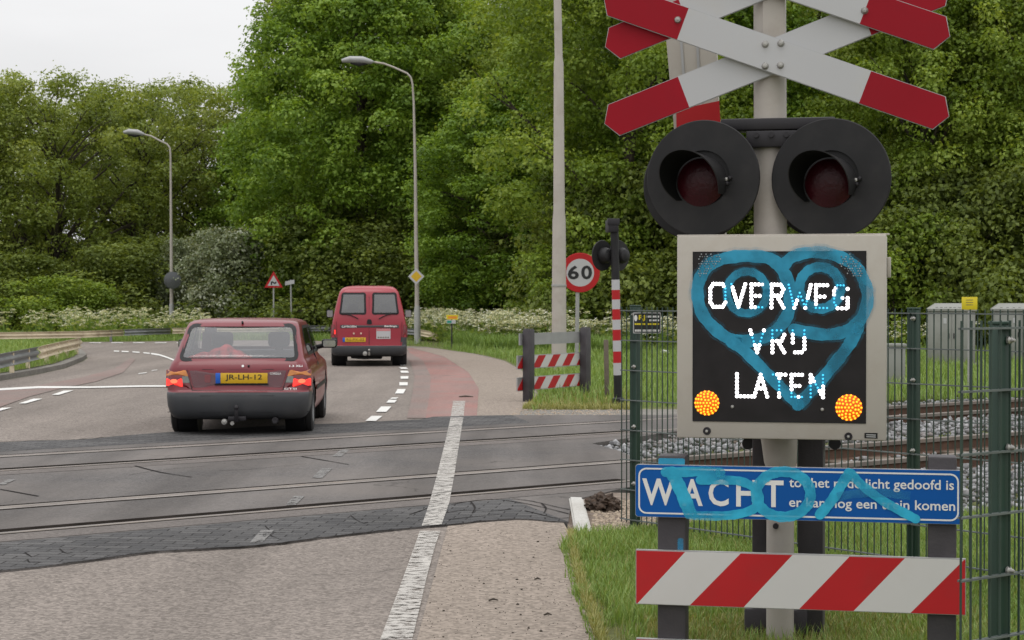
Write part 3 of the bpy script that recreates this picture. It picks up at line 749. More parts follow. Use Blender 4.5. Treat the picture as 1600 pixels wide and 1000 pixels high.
# ---- ballast stones (uncountable)
def in_poly(poly, X, Y):
    X, Y = np.asarray(X), np.asarray(Y); ins = np.zeros(X.shape, bool); n_ = len(poly); j = n_-1
    for i in range(n_):
        xi, yi = poly[i]; xj, yj = poly[j]
        cnd = ((yi > Y) != (yj > Y)) & (X < (xj-xi)*(Y-yi)/((yj-yi)+1e-12)+xi)
        ins ^= cnd; j = i
    return ins
def np_mesh(name, V, nper, mats, tint=None, mi=None, parent=None, smooth=False, faces=None, **kw):
    """many equal faces of nper corners (or a custom face array) as one mesh"""
    me = bpy.data.meshes.new(name)
    V = np.ascontiguousarray(V, np.float32)
    if faces is None: idx = np.arange(len(V), dtype=np.int32)
    else: idx = np.ascontiguousarray(faces, np.int32).ravel()
    nf = len(idx)//nper
    me.vertices.add(len(V)); me.vertices.foreach_set('co', V.ravel())
    me.loops.add(len(idx)); me.loops.foreach_set('vertex_index', idx)
    me.polygons.add(nf); me.polygons.foreach_set('loop_start', np.arange(nf, dtype=np.int32)*nper)
    for mm in (mats if isinstance(mats, (list, tuple)) else [mats]): me.materials.append(mm)
    if mi is not None: me.polygons.foreach_set('material_index', np.ascontiguousarray(mi, np.int32))
    if smooth: me.polygons.foreach_set('use_smooth', np.ones(nf, bool))
    me.update(calc_edges=True)
    if tint is not None:
        at = me.attributes.new('tint', 'FLOAT', 'POINT'); at.data.foreach_set('value', np.ascontiguousarray(tint, np.float32))
    me.validate()
    o = bpy.data.objects.new(name, me); col.objects.link(o)
    if parent: o.parent = parent
    return tag(o, **kw)
rg = np.random.default_rng(5)
OCT = np.array([(1,0,0),(-1,0,0),(0,1,0),(0,-1,0),(0,0,1),(0,0,-1)], float)
OF = np.array([(0,2,4),(2,1,4),(1,3,4),(3,0,4),(2,0,5),(1,2,5),(3,1,5),(0,3,5)])
def stones(name, pts, size, mat, **kw):
    n_ = len(pts)
    base = OCT[None]*(1+rg.uniform(-.35, .35, (n_, 6, 1)))
    ax = rg.normal(size=(n_, 3, 3)); q, _ = np.linalg.qr(ax)
    v = np.einsum('nij,nkj->nki', q, base)*size[:, None, None]
    v[:, :, 2] *= 0.8
    v += pts[:, None, :]
    f = (OF[None]+(np.arange(n_)*6)[:, None, None]).reshape(-1, 3)
    return np_mesh(name, v.reshape(-1, 3), 3, mat, faces=f, **kw)
se = s_end(0)
S_, N_ = rg.uniform(-10, 26, 60000), rg.uniform(8.0, 19.0, 60000)
X_, Y_ = S_*RD.x+N_*RN.x, S_*RD.y+N_*RN.y
ok = ~in_poly(crossing, X_, Y_) & ~in_poly(near, X_, Y_) & ~in_poly(far, X_, Y_) & (S_ > -9.5)
d_r = np.min(np.abs(N_[:, None]-np.array(RAILS)[None]), axis=1)
between = ((N_ > 13.35) & (N_ < 15.55)) | (N_ < 11.35) | (N_ > 17.5)
ok &= (d_r > 0.10) & (between | (rg.random(60000) < 0.45))
S_, N_, X_, Y_, between = S_[ok], N_[ok], X_[ok], Y_[ok], between[ok]
hz = np.where(between, rg.uniform(-.15, -.06, len(X_)), rg.uniform(-.17, -.13, len(X_)))
hz = np.where((N_ > 13.6) & (N_ < 15.3), hz+0.06, hz)
stones('ballast', np.stack([X_, Y_, hz], 1), rg.uniform(.022, .05, len(X_)), M['stone'], kind='stuff', label='grey and white ballast stones heaped between the rails', )
# sandy gravel strip beside the crossing, near and far
pts = []
for k in range(2600):
    if rnd.random() < 0.6: px, py = rnd.uniform(925, 1060), rnd.uniform(783, 832)
    else: px, py = rnd.uniform(800, 985), rnd.uniform(638, 656)
    g = G(px, py)
    if not in_poly(crossing, [g[0]], [g[1]])[0]: pts.append((g[0], g[1], 0.0))
pts = np.array(pts)
M['sand_stone'] = pm('sandy_stone', (0.30, 0.24, 0.18), 0.9, var=0.5, scale=30)
stones('gravel', pts, rg.uniform(.008, .026, len(pts)), M['sand_stone'], kind='stuff')
# sandy bank under the gravel
tri_sheet('sand_bank', [[G(886, 834), G(888, 800), G(900, 778), G(945, 770), G(1010, 772), G(1090, 768), G(1120, 815), G(1000, 826)]], 0.004, M['bed'])
tri_sheet('sand_strip', [[G(805, 655), G(815, 640), G(850, 637), G(985, 640), G(1060, 640), G(1060, 650), G(985, 652), G(900, 656)]], 0.0055, M['kerb'])
# loose crumbs on the shoulder
pts = []
for k in range(420):
    px, py = rnd.uniform(640, 930), rnd.uniform(830, 1000)
    g = G(px, py)
    if in_poly(sh1, [g[0]], [g[1]])[0]: pts.append((g[0], g[1], 0.010))
pts = np.array(pts); stones('grit', pts, np.where(rg.random(len(pts)) < .10, rg.uniform(.006, .011, len(pts)), rg.uniform(.002, .004, len(pts))), M['twig'], kind='stuff')
mb = MB()
for (a, b) in (((720, 941), (770, 944)),):
    pass
for px, py, L in ((771, 942, .05), (856, 965, .04), (840, 909, .035)):
    g = G(px, py); an = rnd.uniform(-.4, .4)
    mb = MB(); mb.tube([(-L/2, 0, 0), (0, .004, .006), (L/2, 0, 0)], [.004, .006, .003], 6)
    o = mb.build('twig', M['twig']); o.location = (g[0], g[1], .014); o.rotation_euler = (0, 0, an)
    tag(o, 'small dark twig lying on the sandy shoulder right of the white line', 'twig', 'twigs on the sandy shoulder')
g = G(727, 622); mb = MB(); mb.tube([(-.10, 0, 0), (0, .01, .01), (.12, .03, 0)], [.008, .014, .006], 6)
o = mb.build('twig', M['twig']); o.location = (g[0], g[1], .02); o.rotation_euler = (0, 0, -.15)
tag(o, 'long dark stick on the red lane at the end of the white line', 'stick')
# ================================================================ NEAR CROSSING SIGNAL
M['hood_shade'] = pm('matt_hood_shade', (.006, .006, .006), .95, spec=.1)  # shade inside the lamp hoods put into the colour as matt black
PHI = R(12)
FM = Frame(1.212, 8.45, PHI)
def framed(name, F_, label=None, cat=None, group=None, extra=0.0):
    return empty(name, (F_.o.x, F_.o.y, 0), -F_.phi, label, cat, group)
sig = framed('crossing_signal', FM, 'tall beige post with two red and white crosses and two black warning lamps', 'crossing signal')
mb = MB()
x0, _ = FM.loc(1219, 900, 0); x1, _ = FM.loc(1202, 100, 0)
ztop = FM.loc(1200, 0, 0)[1]+0.42
zj = FM.loc(1219, 728, 0)[1]
mb.tube([(x0, 0, -0.05), (x0, 0, zj-.02)], .0625, 24)
mb.tube([(x0+.002, 0, zj-.02), (x0, 0, zj+.02), (x0-.004, 0, zj+.11), (x1+.01, 0, zj+.30), (x1, 0, ztop)], [.0625, .074, .082, .076, .073], 24)
mb.build('pole', M['steel_pole'], sig)
mb = MB(); bx, bz = FM.loc(1212, 822, -.063)
mb.lathe([(0, -.012), (.012, -.012), (.014, 0)], (bx, -.062, bz), (0, 1, 0), 12)
mb.build('bolt', M['dark_steel'], sig)
# crosses: two boards each, front one and rear one
def cross_board(cx, cz, ang, y0, hl=0.786, hw=0.0745):
    ca, sa = math.cos(ang), math.sin(ang)
    T = lambda a, b: (cx+a*ca-b*sa, cz+a*sa+b*ca)
    rd = 0.433
    body = [T(-rd, -hw), T(rd, -hw), T(rd, hw), T(-rd, hw)]
    tipR = [T(rd, -hw), T(hl-.012, -hw), T(hl+.034, .0), T(hl-.012, hw), T(rd, hw)]
    tipL = [T(-rd, hw), T(-hl+.012, hw), T(-hl-.034, 0), T(-hl+.012, -hw), T(-rd, -hw)]
    b = MB()
    b.slab(body, y0, y0+.006, 0); b.slab(tipR, y0, y0+.006, 1); b.slab(tipL, y0, y0+.006, 1)
    full = [T(-hl-.037, 0), T(-hl+.009, -hw-.003), T(hl-.009, -hw-.003), T(hl+.037, 0), T(hl-.009, hw+.003), T(-hl+.009, hw+.003)]
    b.slab(full, y0+.0065, y0+.009, 2)
    # return flange on the back
    for s in (-1, 1):
        q = [T(-hl+.05, s*hw), T(hl-.05, s*hw), T(hl-.05, s*(hw-.006)), T(-hl+.05, s*(hw-.006))]
        b.slab(q, y0+.0095, y0+.026, 2)
    return b
cxz = FM.loc(930+732/2.632, 228/2.632, -.115)
cxz2 = FM.loc(930+735/2.632, (228-323)/2.632, -.115)
for (cx, cz) in (cxz, cxz2):
    cross_board(cx, cz, R(20.6), -.094).build('cross_board', [M['sign_white'], M['sign_red'], M['alu']], sig, smooth=0)
    fb = cross_board(cx, cz, R(-20.6), -.124).build('cross_board', [M['sign_white'], M['sign_red'], M['alu']], sig, smooth=0)
    for bx, bz in ((-.035, .05), (.035, .052), (-.035, -.048), (.033, -.046), (-.40, .165), (.40, -.165)):
        if abs(bx) > .1 and cz == cxz[1]: continue
        b = MB(); b.lathe([(0, -.014), (.009, -.013), (.014, -.006), (.017, 0)], (cx+bx, -.124, cz+bz), (0, 1, 0), 12)
        b.build('bolt', M['screw'], sig)
b = MB(); px_, pz_ = FM.loc(1059, 31, -.124); b.lathe([(0, -.012), (.012, -.010), (.016, 0)], (px_, -.124, pz_), (0, 1, 0), 12); b.build('bolt', M['screw'], sig)
b = MB(); b.box(cxz[0]-.05, cxz[0]+.05, -.083, -.066, cxz[1]-.09, cxz2[1]+.09, .004); b.build('mounting_plate', M['steel_pole'], sig)
# lamp carrier
xa, za = FM.loc(1128, 188, -.03); xb, zb = FM.loc(1306, 203, -.03)
b = MB(); b.box(xa, xb, -.10, .05, zb, za, .008); b.build('crossbar', M['dark_steel'], sig)
xa, za = FM.loc(1166, 203.5, -.10); xb, zb = FM.loc(1245, 229, -.10)
b = MB(); b.box(xa, xb, -.105, .06, zb, za-.003, .006)
for q in (.2, .5, .8): b.lathe([(0, -.01), (.012, -.01), (.012, 0)], (xa+(xb-xa)*q, -.105, (za+zb)/2+.015), (0, 1, 0), 10)
b.build('bracket', M['dark_steel'], sig)
def warning_lamp(px, py, r, yl, yaw, lens_c, front=True):
    cx, cz = FM.loc(px, py, yl)
    root = MB()
    root.lathe([(0, .004), (r*.98, .004), (r, .0), (r, -.006), (r*.985, -.009), (.125, -.010), (.125, .0)], (0, 0, 0), (0, 1, 0), 64)
    root.lathe([(.12, .004), (.13, .05), (.12, .12), (.06, .16), (0, .16)], (0, 0, 0), (0, 1, 0), 32)
    d = root.build('background_disc', M['black_disc'], sig)
    d.location = (cx, yl, cz); d.rotation_euler = (0, 0, -yaw)
    if not front: return d
    lx, lz = lens_c
    b = MB(); b.lathe([(0, -.028), (.03, -.027), (.06, -.023), (.09, -.015), (.108, -.004), (.108, .0)], (lx, -.008, lz), (0, 1, 0), 40)
    b.build('lens', M['lens_red'], d)
    # hood: open-bottom tube, cut back towards the bottom
    b = MB(); n_, m_ = 36, 8
    vs, fs = [], []
    for side in (0, 1):
        rr = .120-.004*side
        for i in range(n_+1):
            a = R(-28+250*i/n_)
            up = (math.sin(a)+0.62)/1.62
            L = .040+.165*max(0, up)**0.6
            for j in range(m_+1):
                t = j/m_
                vs.append((lx+rr*math.cos(a)*(1+.10*t)-.16*L*t, -.010-L*t, lz+rr*math.sin(a)*(1+.06*t)+.05*L*t))
    inner_f = []
    for side in (0, 1):
        o_ = side*(n_+1)*(m_+1)
        for i in range(n_):
            for j in range(m_):
                p = o_+i*(m_+1)+j
                if side: inner_f.append(len(fs))
                fs.append((p, p+m_+1, p+m_+2, p+1))
    h = (n_+1)*(m_+1)
    for i in range(n_):
        p = i*(m_+1)+m_; fs.append((p, p+m_+1, p+m_+1+h, p+h))
    for i in (0, n_):
        for j in range(m_):
            p = i*(m_+1)+j; fs.append((p, p+1, p+1+h, p+h))
    b.add(vs, fs)
    for k in inner_f: b.m[k] = 1
    b.build('hood', [M['black_disc'], M['hood_shade']], d)
    for q, (ox, oz) in enumerate(((.120, .012), (.136, .018), (.124, -.006))):
        b = MB(); b.lathe([(0, -.02), (.008, -.018), (.010, 0)], (lx+ox, -.011, lz+oz), (0, 1, 0), 10); b.build('bolt', M['screw'] if q == 0 else M['dark_steel'], d)
    return d
RL = 91/ (2900/8.35)
warning_lamp(1098.7, 278.5, RL, -.15, R(9), (-.008, -.020))
warning_lamp(1298.5, 279.0, RL*1.02, -.15, R(9), (-.006, -.022))
warning_lamp(1090, 290, RL*0.985, .16, R(180+4), (0, 0), False)
warning_lamp(1290, 286, RL*0.985, .16, R(180+4), (0, 0), False)

# ================================================================ LED DISPLAY BOX
box = framed('warning_display', FM, 'beige box with lit white OVERWEG VRIJ LATEN letters and a blue heart sprayed on', 'display sign')
YB = -.30
tl, tr, bl, br = (FM.loc(*q, YB) for q in ((1057.5, 368), (1385, 367), (1058, 683), (1385, 690)))
xl, xr = (tl[0]+bl[0])/2, (tr[0]+br[0])/2
zt, zb = (tl[1]+tr[1])/2, (bl[1]+br[1])/2
b = MB(); b.box(xl, xr, YB, YB+.20, zb, zt, .007); b.build('housing', M['box_paint'], box)
b = MB(); b.box(xl-.004, xr+.012, YB+.03, YB+.05, zt-.002, zt+.006, .002); b.build('top_flange', M['box_paint'], box)
hx, hz_ = FM.loc(1391, 418, YB+.1)
b = MB(); b.box(xr+.0005, xr+.018, YB+.05, YB+.11, hz_-.045, hz_+.045, .004); b.build('hinge', M['box_paint'], box)
pc = [FM.loc(*q, YB) for q in ((1085, 394), (1353, 394), (1351, 663), (1082.5, 654))]
pxl, pxr = (pc[0][0]+pc[3][0])/2, (pc[1][0]+pc[2][0])/2
pzt, pzb = (pc[0][1]+pc[1][1])/2, (pc[2][1]+pc[3][1])/2
b = MB(); b.slab([(pxl, pzb), (pxr, pzb), (pxr, pzt), (pxl, pzt)], YB-.0025, YB+.004); b.build('panel', M['panel_black'], box, smooth=0)
b = MB()
for (a0, a1, c0, c1) in ((pxl-.004, pxr+.004, pzt, pzt+.004), (pxl-.004, pxr+.004, pzb-.004, pzb), (pxl-.004, pxl, pzb, pzt), (pxr, pxr+.004, pzb, pzt)):
    b.box(a0, a1, YB-.004, YB+.002, c0, c1)
b.build('gasket', M['trim'], box, smooth=0)
def z2(x, y): return FM.loc(1040+x/2.9405, 360+y/2.941, YB)       # enlarged-view coordinates
def z4(x, y): return FM.loc(1000+x/4, 380+y/4, YB)
def zA(x, y): return FM.loc(1040+x/4.1667, 560+y/4.1667, YB)
graf = []
def sp(pts, w, closed=False, lay=0, wob=.06):
    q = [z2(*p) for p in pts]; vs, fs, cl = stroke(q, w/2.94/347, closed, 7, wob)
    graf.append((vs, fs, cl, w/2.94/347/2, lay))
sp([(330, 515), (255, 475), (180, 400), (150, 320), (152, 240), (200, 160), (290, 125), (400, 118), (490, 135), (550, 205), (572, 300), (560, 390), (500, 465), (410, 505), (325, 505)], 56, lay=0)
sp([(540, 165), (590, 118), (690, 100), (790, 118), (870, 165), (915, 240), (928, 320), (895, 410), (820, 465), (720, 478), (590, 455)], 54, lay=1)
sp([(300, 510), (370, 560), (480, 670), (560, 750), (612, 800)], 52, lay=2)
sp([(608, 802), (690, 715), (770, 620), (840, 530), (885, 450)], 54, lay=3)
sp(circle(374, 285, 92, 14, rz=96), 36, True, lay=4)
sp(circle(709, 264, 94, 14, rz=96), 44, True, lay=5)
b = MB()
for vs, fs, cl, hw, lay in graf:
    y = YB-.0046-.0005*lay
    lo_ = [(c[0]+(p[0]-c[0])*1.4, c[1]+(p[1]-c[1])*1.4) for i, p in enumerate(vs) for c in (cl[min(i//2, len(cl)-1)],)]
    b.add([(x, YB-.0042-.00003*lay, z) for x, z in lo_], fs, 1)
    b.add([(x, y, z) for x, z in vs], fs)
    # rounded ends
    for e in (cl[0], cl[-1]):
        cpts = circle(e[0], e[1], hw*.98, 14); b.add([(x, y-.0001, z) for x, z in cpts], [tuple(range(14))])
b.build('graffiti', [M['graf'], M['overspray']], box, smooth=0, label='blue sprayed heart with two rings')
def painted(x, z):
    for vs, fs, cl, hw, lay in graf:
        for p in cl:
            if (p[0]-x)**2+(p[1]-z)**2 < (hw*.70)**2: return True
    return False
ST = {'O': [[(.2, 1), (.8, 1), (1, .8), (1, .2), (.8, 0), (.2, 0), (0, .2), (0, .8), (.2, 1)]], 'V': [[(0, 1), (.5, 0), (1, 1)]], 'E': [[(1, 1), (0, 1), (0, 0), (1, 0)], [(0, .5), (.75, .5)]],
      'R': [[(0, 0), (0, 1), (.75, 1), (1, .8), (.75, .52), (0, .52)], [(.45, .5), (1, 0)]], 'W': [[(0, 1), (.25, 0), (.5, .65), (.75, 0), (1, 1)]],
      'G': [[(1, .85), (.7, 1), (.25, 1), (0, .75), (0, .25), (.25, 0), (.9, 0), (1, .05), (1, .45), (.6, .45)]], 'L': [[(0, 1), (0, 0), (1, 0)]], 'A': [[(0, 0), (.5, 1), (1, 0)], [(.22, .36), (.78, .36)]],
      'T': [[(0, 1), (1, 1)], [(.5, 1), (.5, 0)]], 'N': [[(0, 0), (0, 1), (1, 0), (1, 1)]], 'J': [[(0, 1), (0, .45)], [(1, 1), (1, .15), (.75, 0), (.2, 0)]]}
def led(m, x, z, r, y):
    m.lathe([(0, -r*.55), (r*.7, -r*.4), (r, 0)], (x, y, z), (0, 1, 0), 8)
def led_text(word, cells, zf, y0, y1, slope=0.0):
    for ch, (a, c) in zip(word, cells):
        lw, lb = MB(), MB()
        for st in ST[ch]:
            pts = []
            for p, q in zip(st, st[1:]):
                A = (a+(c-a)*p[0], y1+(y0-y1)*p[1]); B = (a+(c-a)*q[0], y1+(y0-y1)*q[1])
                L = math.hypot(B[0]-A[0], B[1]-A[1]); k = max(1, round(L/led_text.step))
                for i in range(k): pts.append((A[0]+(B[0]-A[0])*i/k, A[1]+(B[1]-A[1])*i/k))
            pts.append((a+(c-a)*st[-1][0], y1+(y0-y1)*st[-1][1]))
            for x, y in pts:
                X, Z = zf(x, y+slope*(x-cells[0][0]))
                if painted(X, Z): led(lb, X, Z, .0048, YB-.0085)
                else: led(lw, X, Z, .0082, YB-.0030)
        if lw.v: lw.build('lit_letter', M['led_white'], box)
        if lb.v: lb.build('painted_letter_dots', M['led_blue'], box, label='lit dots dulled by blue spray paint')
led_text.step = 22.5
led_text('OVERWEG', ((440, 535), (572, 658), (697, 765), (822, 898), (930, 1068), (1100, 1170), (1214, 1298)), z4, 254, 397, .012)
led_text('VRJ', ((690, 775), (828, 902), (955, 1028)), z4, 545, 682)
led_text.step = 24.5
led_text('LATEN', ((465, 562), (578, 662), (700, 780), (820, 888), (945, 1025)), zA, 102, 246, .012)
lo = MB()
for k in range(230):
    side = k % 2
    x = rnd.uniform(150, 250) if side == 0 else rnd.uniform(800, 900)
    y = rnd.uniform(112, 215)
    # triangular clouds of unlit dots in the two upper corners
    if side == 0 and (x-150)+(y-112) > 125: continue
    if side == 1 and abs((x-800)-(y-112)) > 45: continue
    gx, gy = round(x/11)*11, round(y/11)*11
    X, Z = z2(gx+(5 if round(y/11) % 2 else 0), gy); led(lo, X, Z, .0032, YB-.0085)
lo.build('unlit_dots', M['led_off'], box)
for cx, cy, r in ((190, 793, 56), (842, 814, 59)):
    X, Z = z2(cx, cy); rr = r/2.94/347
    b = MB(); b.lathe([(0, -.001), (rr*.96, -.001), (rr, 0)], (X, YB-.0028, Z), (0, 1, 0), 32); fld = b.build('amber_lamp', M['amber_base'], box)
    b = MB()
    for ring_, cnt in ((0, 1), (.27, 6), (.52, 11), (.74, 15), (.93, 18)):
        for k in range(cnt):
            a = 2*math.pi*(k+.5*(cnt % 2))/cnt
            b.lathe([(0, -.005), (.0036, -.004), (.0050, 0)], (X+rr*ring_*math.cos(a), YB-.0045, Z+rr*ring_*math.sin(a)), (0, 1, 0), 8)
    b.build('amber_dots', M['led_amber'], fld)
for cx, cy in ((307, 810), (720, 823)):
    X, Z = z2(cx, cy); b = MB(); b.lathe([(0, -.005), (.006, -.004), (.008, 0)], (X, YB-.003, Z), (0, 1, 0), 10); b.build('screw', M['screw'], box)
for cx, cy in ((190, 922), (840, 947)):
    X, Z = z2(cx, cy); b = MB()
    b.lathe([(.0, -.007), (.008, -.007), (.009, -.002), (.0165, -.003), (.018, 0)], (X, YB-.001, Z), (0, 1, 0), 16); b.build('lock', M['dark_steel'], box)
    b = MB(); b.lathe([(0, -.010), (.006, -.009), (.0065, 0)], (X, YB-.006, Z), (0, 1, 0), 12); b.build('lock_core', M['screw'], box)
c = [z2(*q) for q in ((914, 955), (974, 957), (974, 931), (914, 930))]
b = MB(); b.slab(c, YB-.0015, YB+.001); lab = b.build('maker_plate', M['trim'], box, smooth=0)
b = MB()
for k in range(2):
    q = [z2(*w) for w in ((922, 950-k*9), (966, 952-k*9), (966, 947-k*9), (922, 945-k*9))]
    b.slab(q, YB-.0025, YB-.001)
b.build('lettering', M['alu'], lab, smooth=0)
b = MB()
for px in (1165, 1262): 
    X, Z = FM.loc(px, 640, -.09); b.box(X-.03, X+.03, -.098, -.02, Z-.02, Z+.02, .004)
b.build('mounting_clamp', M['dark_steel'], box)

# ================================================================ BARRIER MACHINE WITH RAISED BOOM
bar = framed('boom_barrier', FM, 'dark barrier machine behind the signal post with its boom raised upright', 'boom barrier')
b = MB()
for pa, pb_ in ((1177, 1199), (1248, 1287)):
    a, _ = FM.loc(pa, 720, .16); c, _ = FM.loc(pb_, 720, .16)
    zt_ = FM.loc(1200, 480, .16)[1]
    b.box(a, c, .10, .34, -.02, zt_, .006)
b.build('stand', M['post_plastic'], bar)
a, zc = FM.loc(1163, 950, .1); c, _ = FM.loc(1262, 950, .1)
b = MB(); b.box(a, c, .09, .40, -.02, zc, .01); b.build('foot', M['post_plastic'], bar)
a, z1_ = FM.loc(1160, 520, .3); c, z0_ = FM.loc(1296, 684, .3)
b = MB(); b.box(a, c, .125, .42, z0_, z1_, .015); hs = b.build('housing', M['dark_steel'], bar)
for pa in (1170, 1305):
    b = MB(); X, Z = FM.loc(pa, 692, .2); b.tube([(X, .15, Z), (X, .30, Z)], .028, 14)
    b.build('counterweight', M['dark_steel'], bar)
ye = .50
q = [FM.loc(*w, ye) for w in ((1054, 210), (1124, 210), (1118, 30), (1038, 30))]
q0 = FM.loc(1070, 470, ye); q1 = FM.loc(1140, 470, ye)
qt0, qt1 = FM.loc(1026, -140, ye), FM.loc(1106, -140, ye)
b = MB(); b.slab([q0, q1, q[1], q[2], qt1, qt0, q[3], q[0]], ye, ye+.05); boom = b.build('boom', M['box_paint'], bar, smooth=0)
b = MB()
for t in (.30, .62):
    A = [q[3][0]+(q[2][0]-q[3][0])*t, q[3][1]]; B = [q[0][0]+(q[1][0]-q[0][0])*t, q[0][1]]
    b.slab([(B[0]-.006, B[1]), (B[0]+.006, B[1]), (A[0]+.006, A[1]), (A[0]-.006, A[1])], ye-.006, ye-.0005)
b.build('boom_rib', M['alu'], boom, smooth=0)
w = [FM.loc(*p, ye) for p in ((1060, 330), (1134, 330), (1124, 158), (1057, 172))]
b = MB(); b.slab(w, ye-.012, ye-.0065); b.build('red_band', M['board_red'], boom, smooth=0)
b = MB(); b.box(FM.loc(1100, 480, ye)[0], FM.loc(1200, 480, ye)[0], .43, ye-.001, FM.loc(1100, 520, ye)[1], FM.loc(1100, 470, ye)[1], .006); b.build('boom_arm', M['dark_steel'], bar)

# ================================================================ WAIT BOARD AND STRIPED BARRIER
FB = Frame(1.212, 8.05, PHI)
def z3(x, y, yl): return FB.loc(970+x/2.5397, 680+y/2.5406, yl)
gate = framed('striped_barrier', FB, 'red and white striped barrier with a blue WACHT board, blue scrawl across it', 'barrier')
YS = -.10
for pa, pb_, ptop, paint in ((1028, 1072, 711, True), (1450, 1495, 713, False)):
    a, zt_ = FB.loc(pa, ptop, -.06); c, _ = FB.loc(pb_, ptop, -.06)
    b = MB(); b.box(a, c, -.072, .055, -.05, zt_, .010); po = b.build('post', M['post_plastic'], gate)
    if paint:
        b = MB(); q = rrect(a+.004, c-.004, zt_-.075, zt_-.012, .008); b.slab(q, -.0735, -.0722); b.build('graffiti', M['graf'], po, smooth=0)
        b = MB(); q2 = rrect(c-.035, c-.010, zt_-.52, zt_-.36, .008); b.slab(q2, -.0735, -.0722); b.build('graffiti', M['graf_thin'], po, smooth=0)
cs = [z3(*q, YS) for q in ((58, 326), (1354, 349), (1353, 137), (60, 122))]
xl_, xr_ = (cs[0][0]+cs[3][0])/2, (cs[1][0]+cs[2][0])/2
zb_, zt_ = (cs[0][1]+cs[1][1])/2, (cs[2][1]+cs[3][1])/2
b = MB(); b.slab(rrect(xl_, xr_, zb_, zt_, .012), YS, YS+.004, 0)
b.slab(rrect(xl_-.002, xr_+.002, zb_-.002, zt_+.002, .012), YS+.0045, YS+.025, 1)
board = b.build('text_board', [M['sign_blue'], M['alu']], gate, smooth=0, label='blue board reading WACHT in white')
o_, i_ = rrect(xl_+.012, xr_-.012, zb_+.012, zt_-.012, .035), rrect(xl_+.019, xr_-.019, zb_+.019, zt_-.019, .028)
b = MB(); n = len(o_)
b.add([(x, YS-.0010, z) for x, z in o_]+[(x, YS-.0010, z) for x, z in i_], [(k, (k+1) % n, (k+1) % n+n, k+n) for k in range(n)])
b.build('border_line', M['sign_letter'], board, smooth=0)
b = MB(); f3 = lambda p: (p[0], YS-.0012, p[1])
for ch, xa, xb in (('W', 85, 215), ('A', 243, 325), ('C', 348, 428), ('H', 458, 540), ('T', 566, 646)):
    sl = .016
    text_on(b, ch, [z3(xa, 277+sl*(xa-85), YS), z3(xb, 277+sl*(xb-85), YS), z3(xb, 171+sl*(xb-85), YS), z3(xa, 171+sl*(xa-85), YS)], f3, bold=.020)
text_on(b, 'tot het rode licht gedoofd is', [z3(668, 218, YS), z3(1322, 230, YS), z3(1322, 178, YS), z3(668, 168, YS)], f3, bold=.012)
text_on(b, 'er kan nog een trein komen', [z3(668, 296, YS), z3(1327, 313, YS), z3(1327, 262, YS), z3(668, 246, YS)], f3, bold=.012)
b.build('lettering', M['sign_letter'], board, smooth=0)
gl = [0]
gb = MB()
def spb(pts, w, closed=False, m=0, wob=.05):
    q = [z3(*p, YS) for p in pts]; vs, fs, cl = stroke(q, w/2.54/362, closed, 7, wob)
    y = YS-.0022-.0004*gl[0]; gl[0] += 1
    gb.add([(x, y, z) for x, z in vs], fs, m)
    if not closed and m == 0:
        for e in (cl[0], cl[-1]):
            cp = circle(e[0], e[1], w/2.54/362/2, 14); gb.add([(x, y-.0001, z) for x, z in cp], [tuple(range(14))], m)
spb([(178, 146), (240, 146), (320, 144), (395, 148)], 40)
spb([(205, 150), (225, 190), (250, 245), (275, 308)], 54)
spb([(315, 178), (400, 178), (470, 182), (525, 205), (550, 245), (530, 290), (470, 312), (390, 320), (290, 318)], 36)
spb(circle(645, 234, 108, 16, rz=90), 42, True)
spb([(790, 315), (840, 255), (880, 190), (905, 150)], 40)
spb([(912, 150), (960, 200), (1040, 260), (1110, 300), (1170, 332)], 36)
spb([(860, 245), (930, 232), (1010, 228), (1080, 232), (1150, 240)], 34, m=1)
gb.build('graffiti', [M['graf_sign'], M['graf_thin']], board, smooth=0, label='light blue scrawled letters')
def striped(corners, bounds_t, bounds_b, yl, zf, first_red=True, name='striped_board', parent=None):
    cs = [zf(*q, yl) for q in corners]            # bl br tr tl
    xa, xb = (cs[0][0]+cs[3][0])/2, (cs[1][0]+cs[2][0])/2
    za, zb = (cs[0][1]+cs[1][1])/2, (cs[2][1]+cs[3][1])/2
    b = MB()
    tops = [xa-.25]+[zf(q, corners[3][1], yl)[0] for q in bounds_t]+[xb+.45]
    bots = [xa-.45]+[zf(q, corners[0][1], yl)[0] for q in bounds_b]+[xb+.25]
    for k in range(len(tops)-1):
        poly = [(bots[k], za), (bots[k+1], za), (tops[k+1], zb), (tops[k], zb)]
        poly = clip_half(clip_half(poly, 1, 0, xb), -1, 0, -xa)
        if len(poly) > 2: b.slab(poly, yl, yl+.003, 1 if (k % 2 == 0) == first_red else 0)
    b.slab([(xa-.003, za-.003), (xb+.003, za-.003), (xb+.003, zb+.005), (xa-.003, zb+.005)], yl+.0035, yl+.025, 2)
    return b.build(name, [M['board_white'], M['board_red'], M['alu']], parent, smooth=0)
striped(((63, 666), (1369, 715), (1364, 493), (60, 461)), (255, 475, 681, 907, 1127, 1361), (66, 274, 488, 708, 924, 1150), YS, z3, True, parent=gate)
striped(((63, 1010), (1380, 1090), (1376, 868), (63, 805)), (255, 475, 681, 907, 1127, 1361), (66, 274, 488, 708, 924, 1150), YS, z3, True, parent=gate)

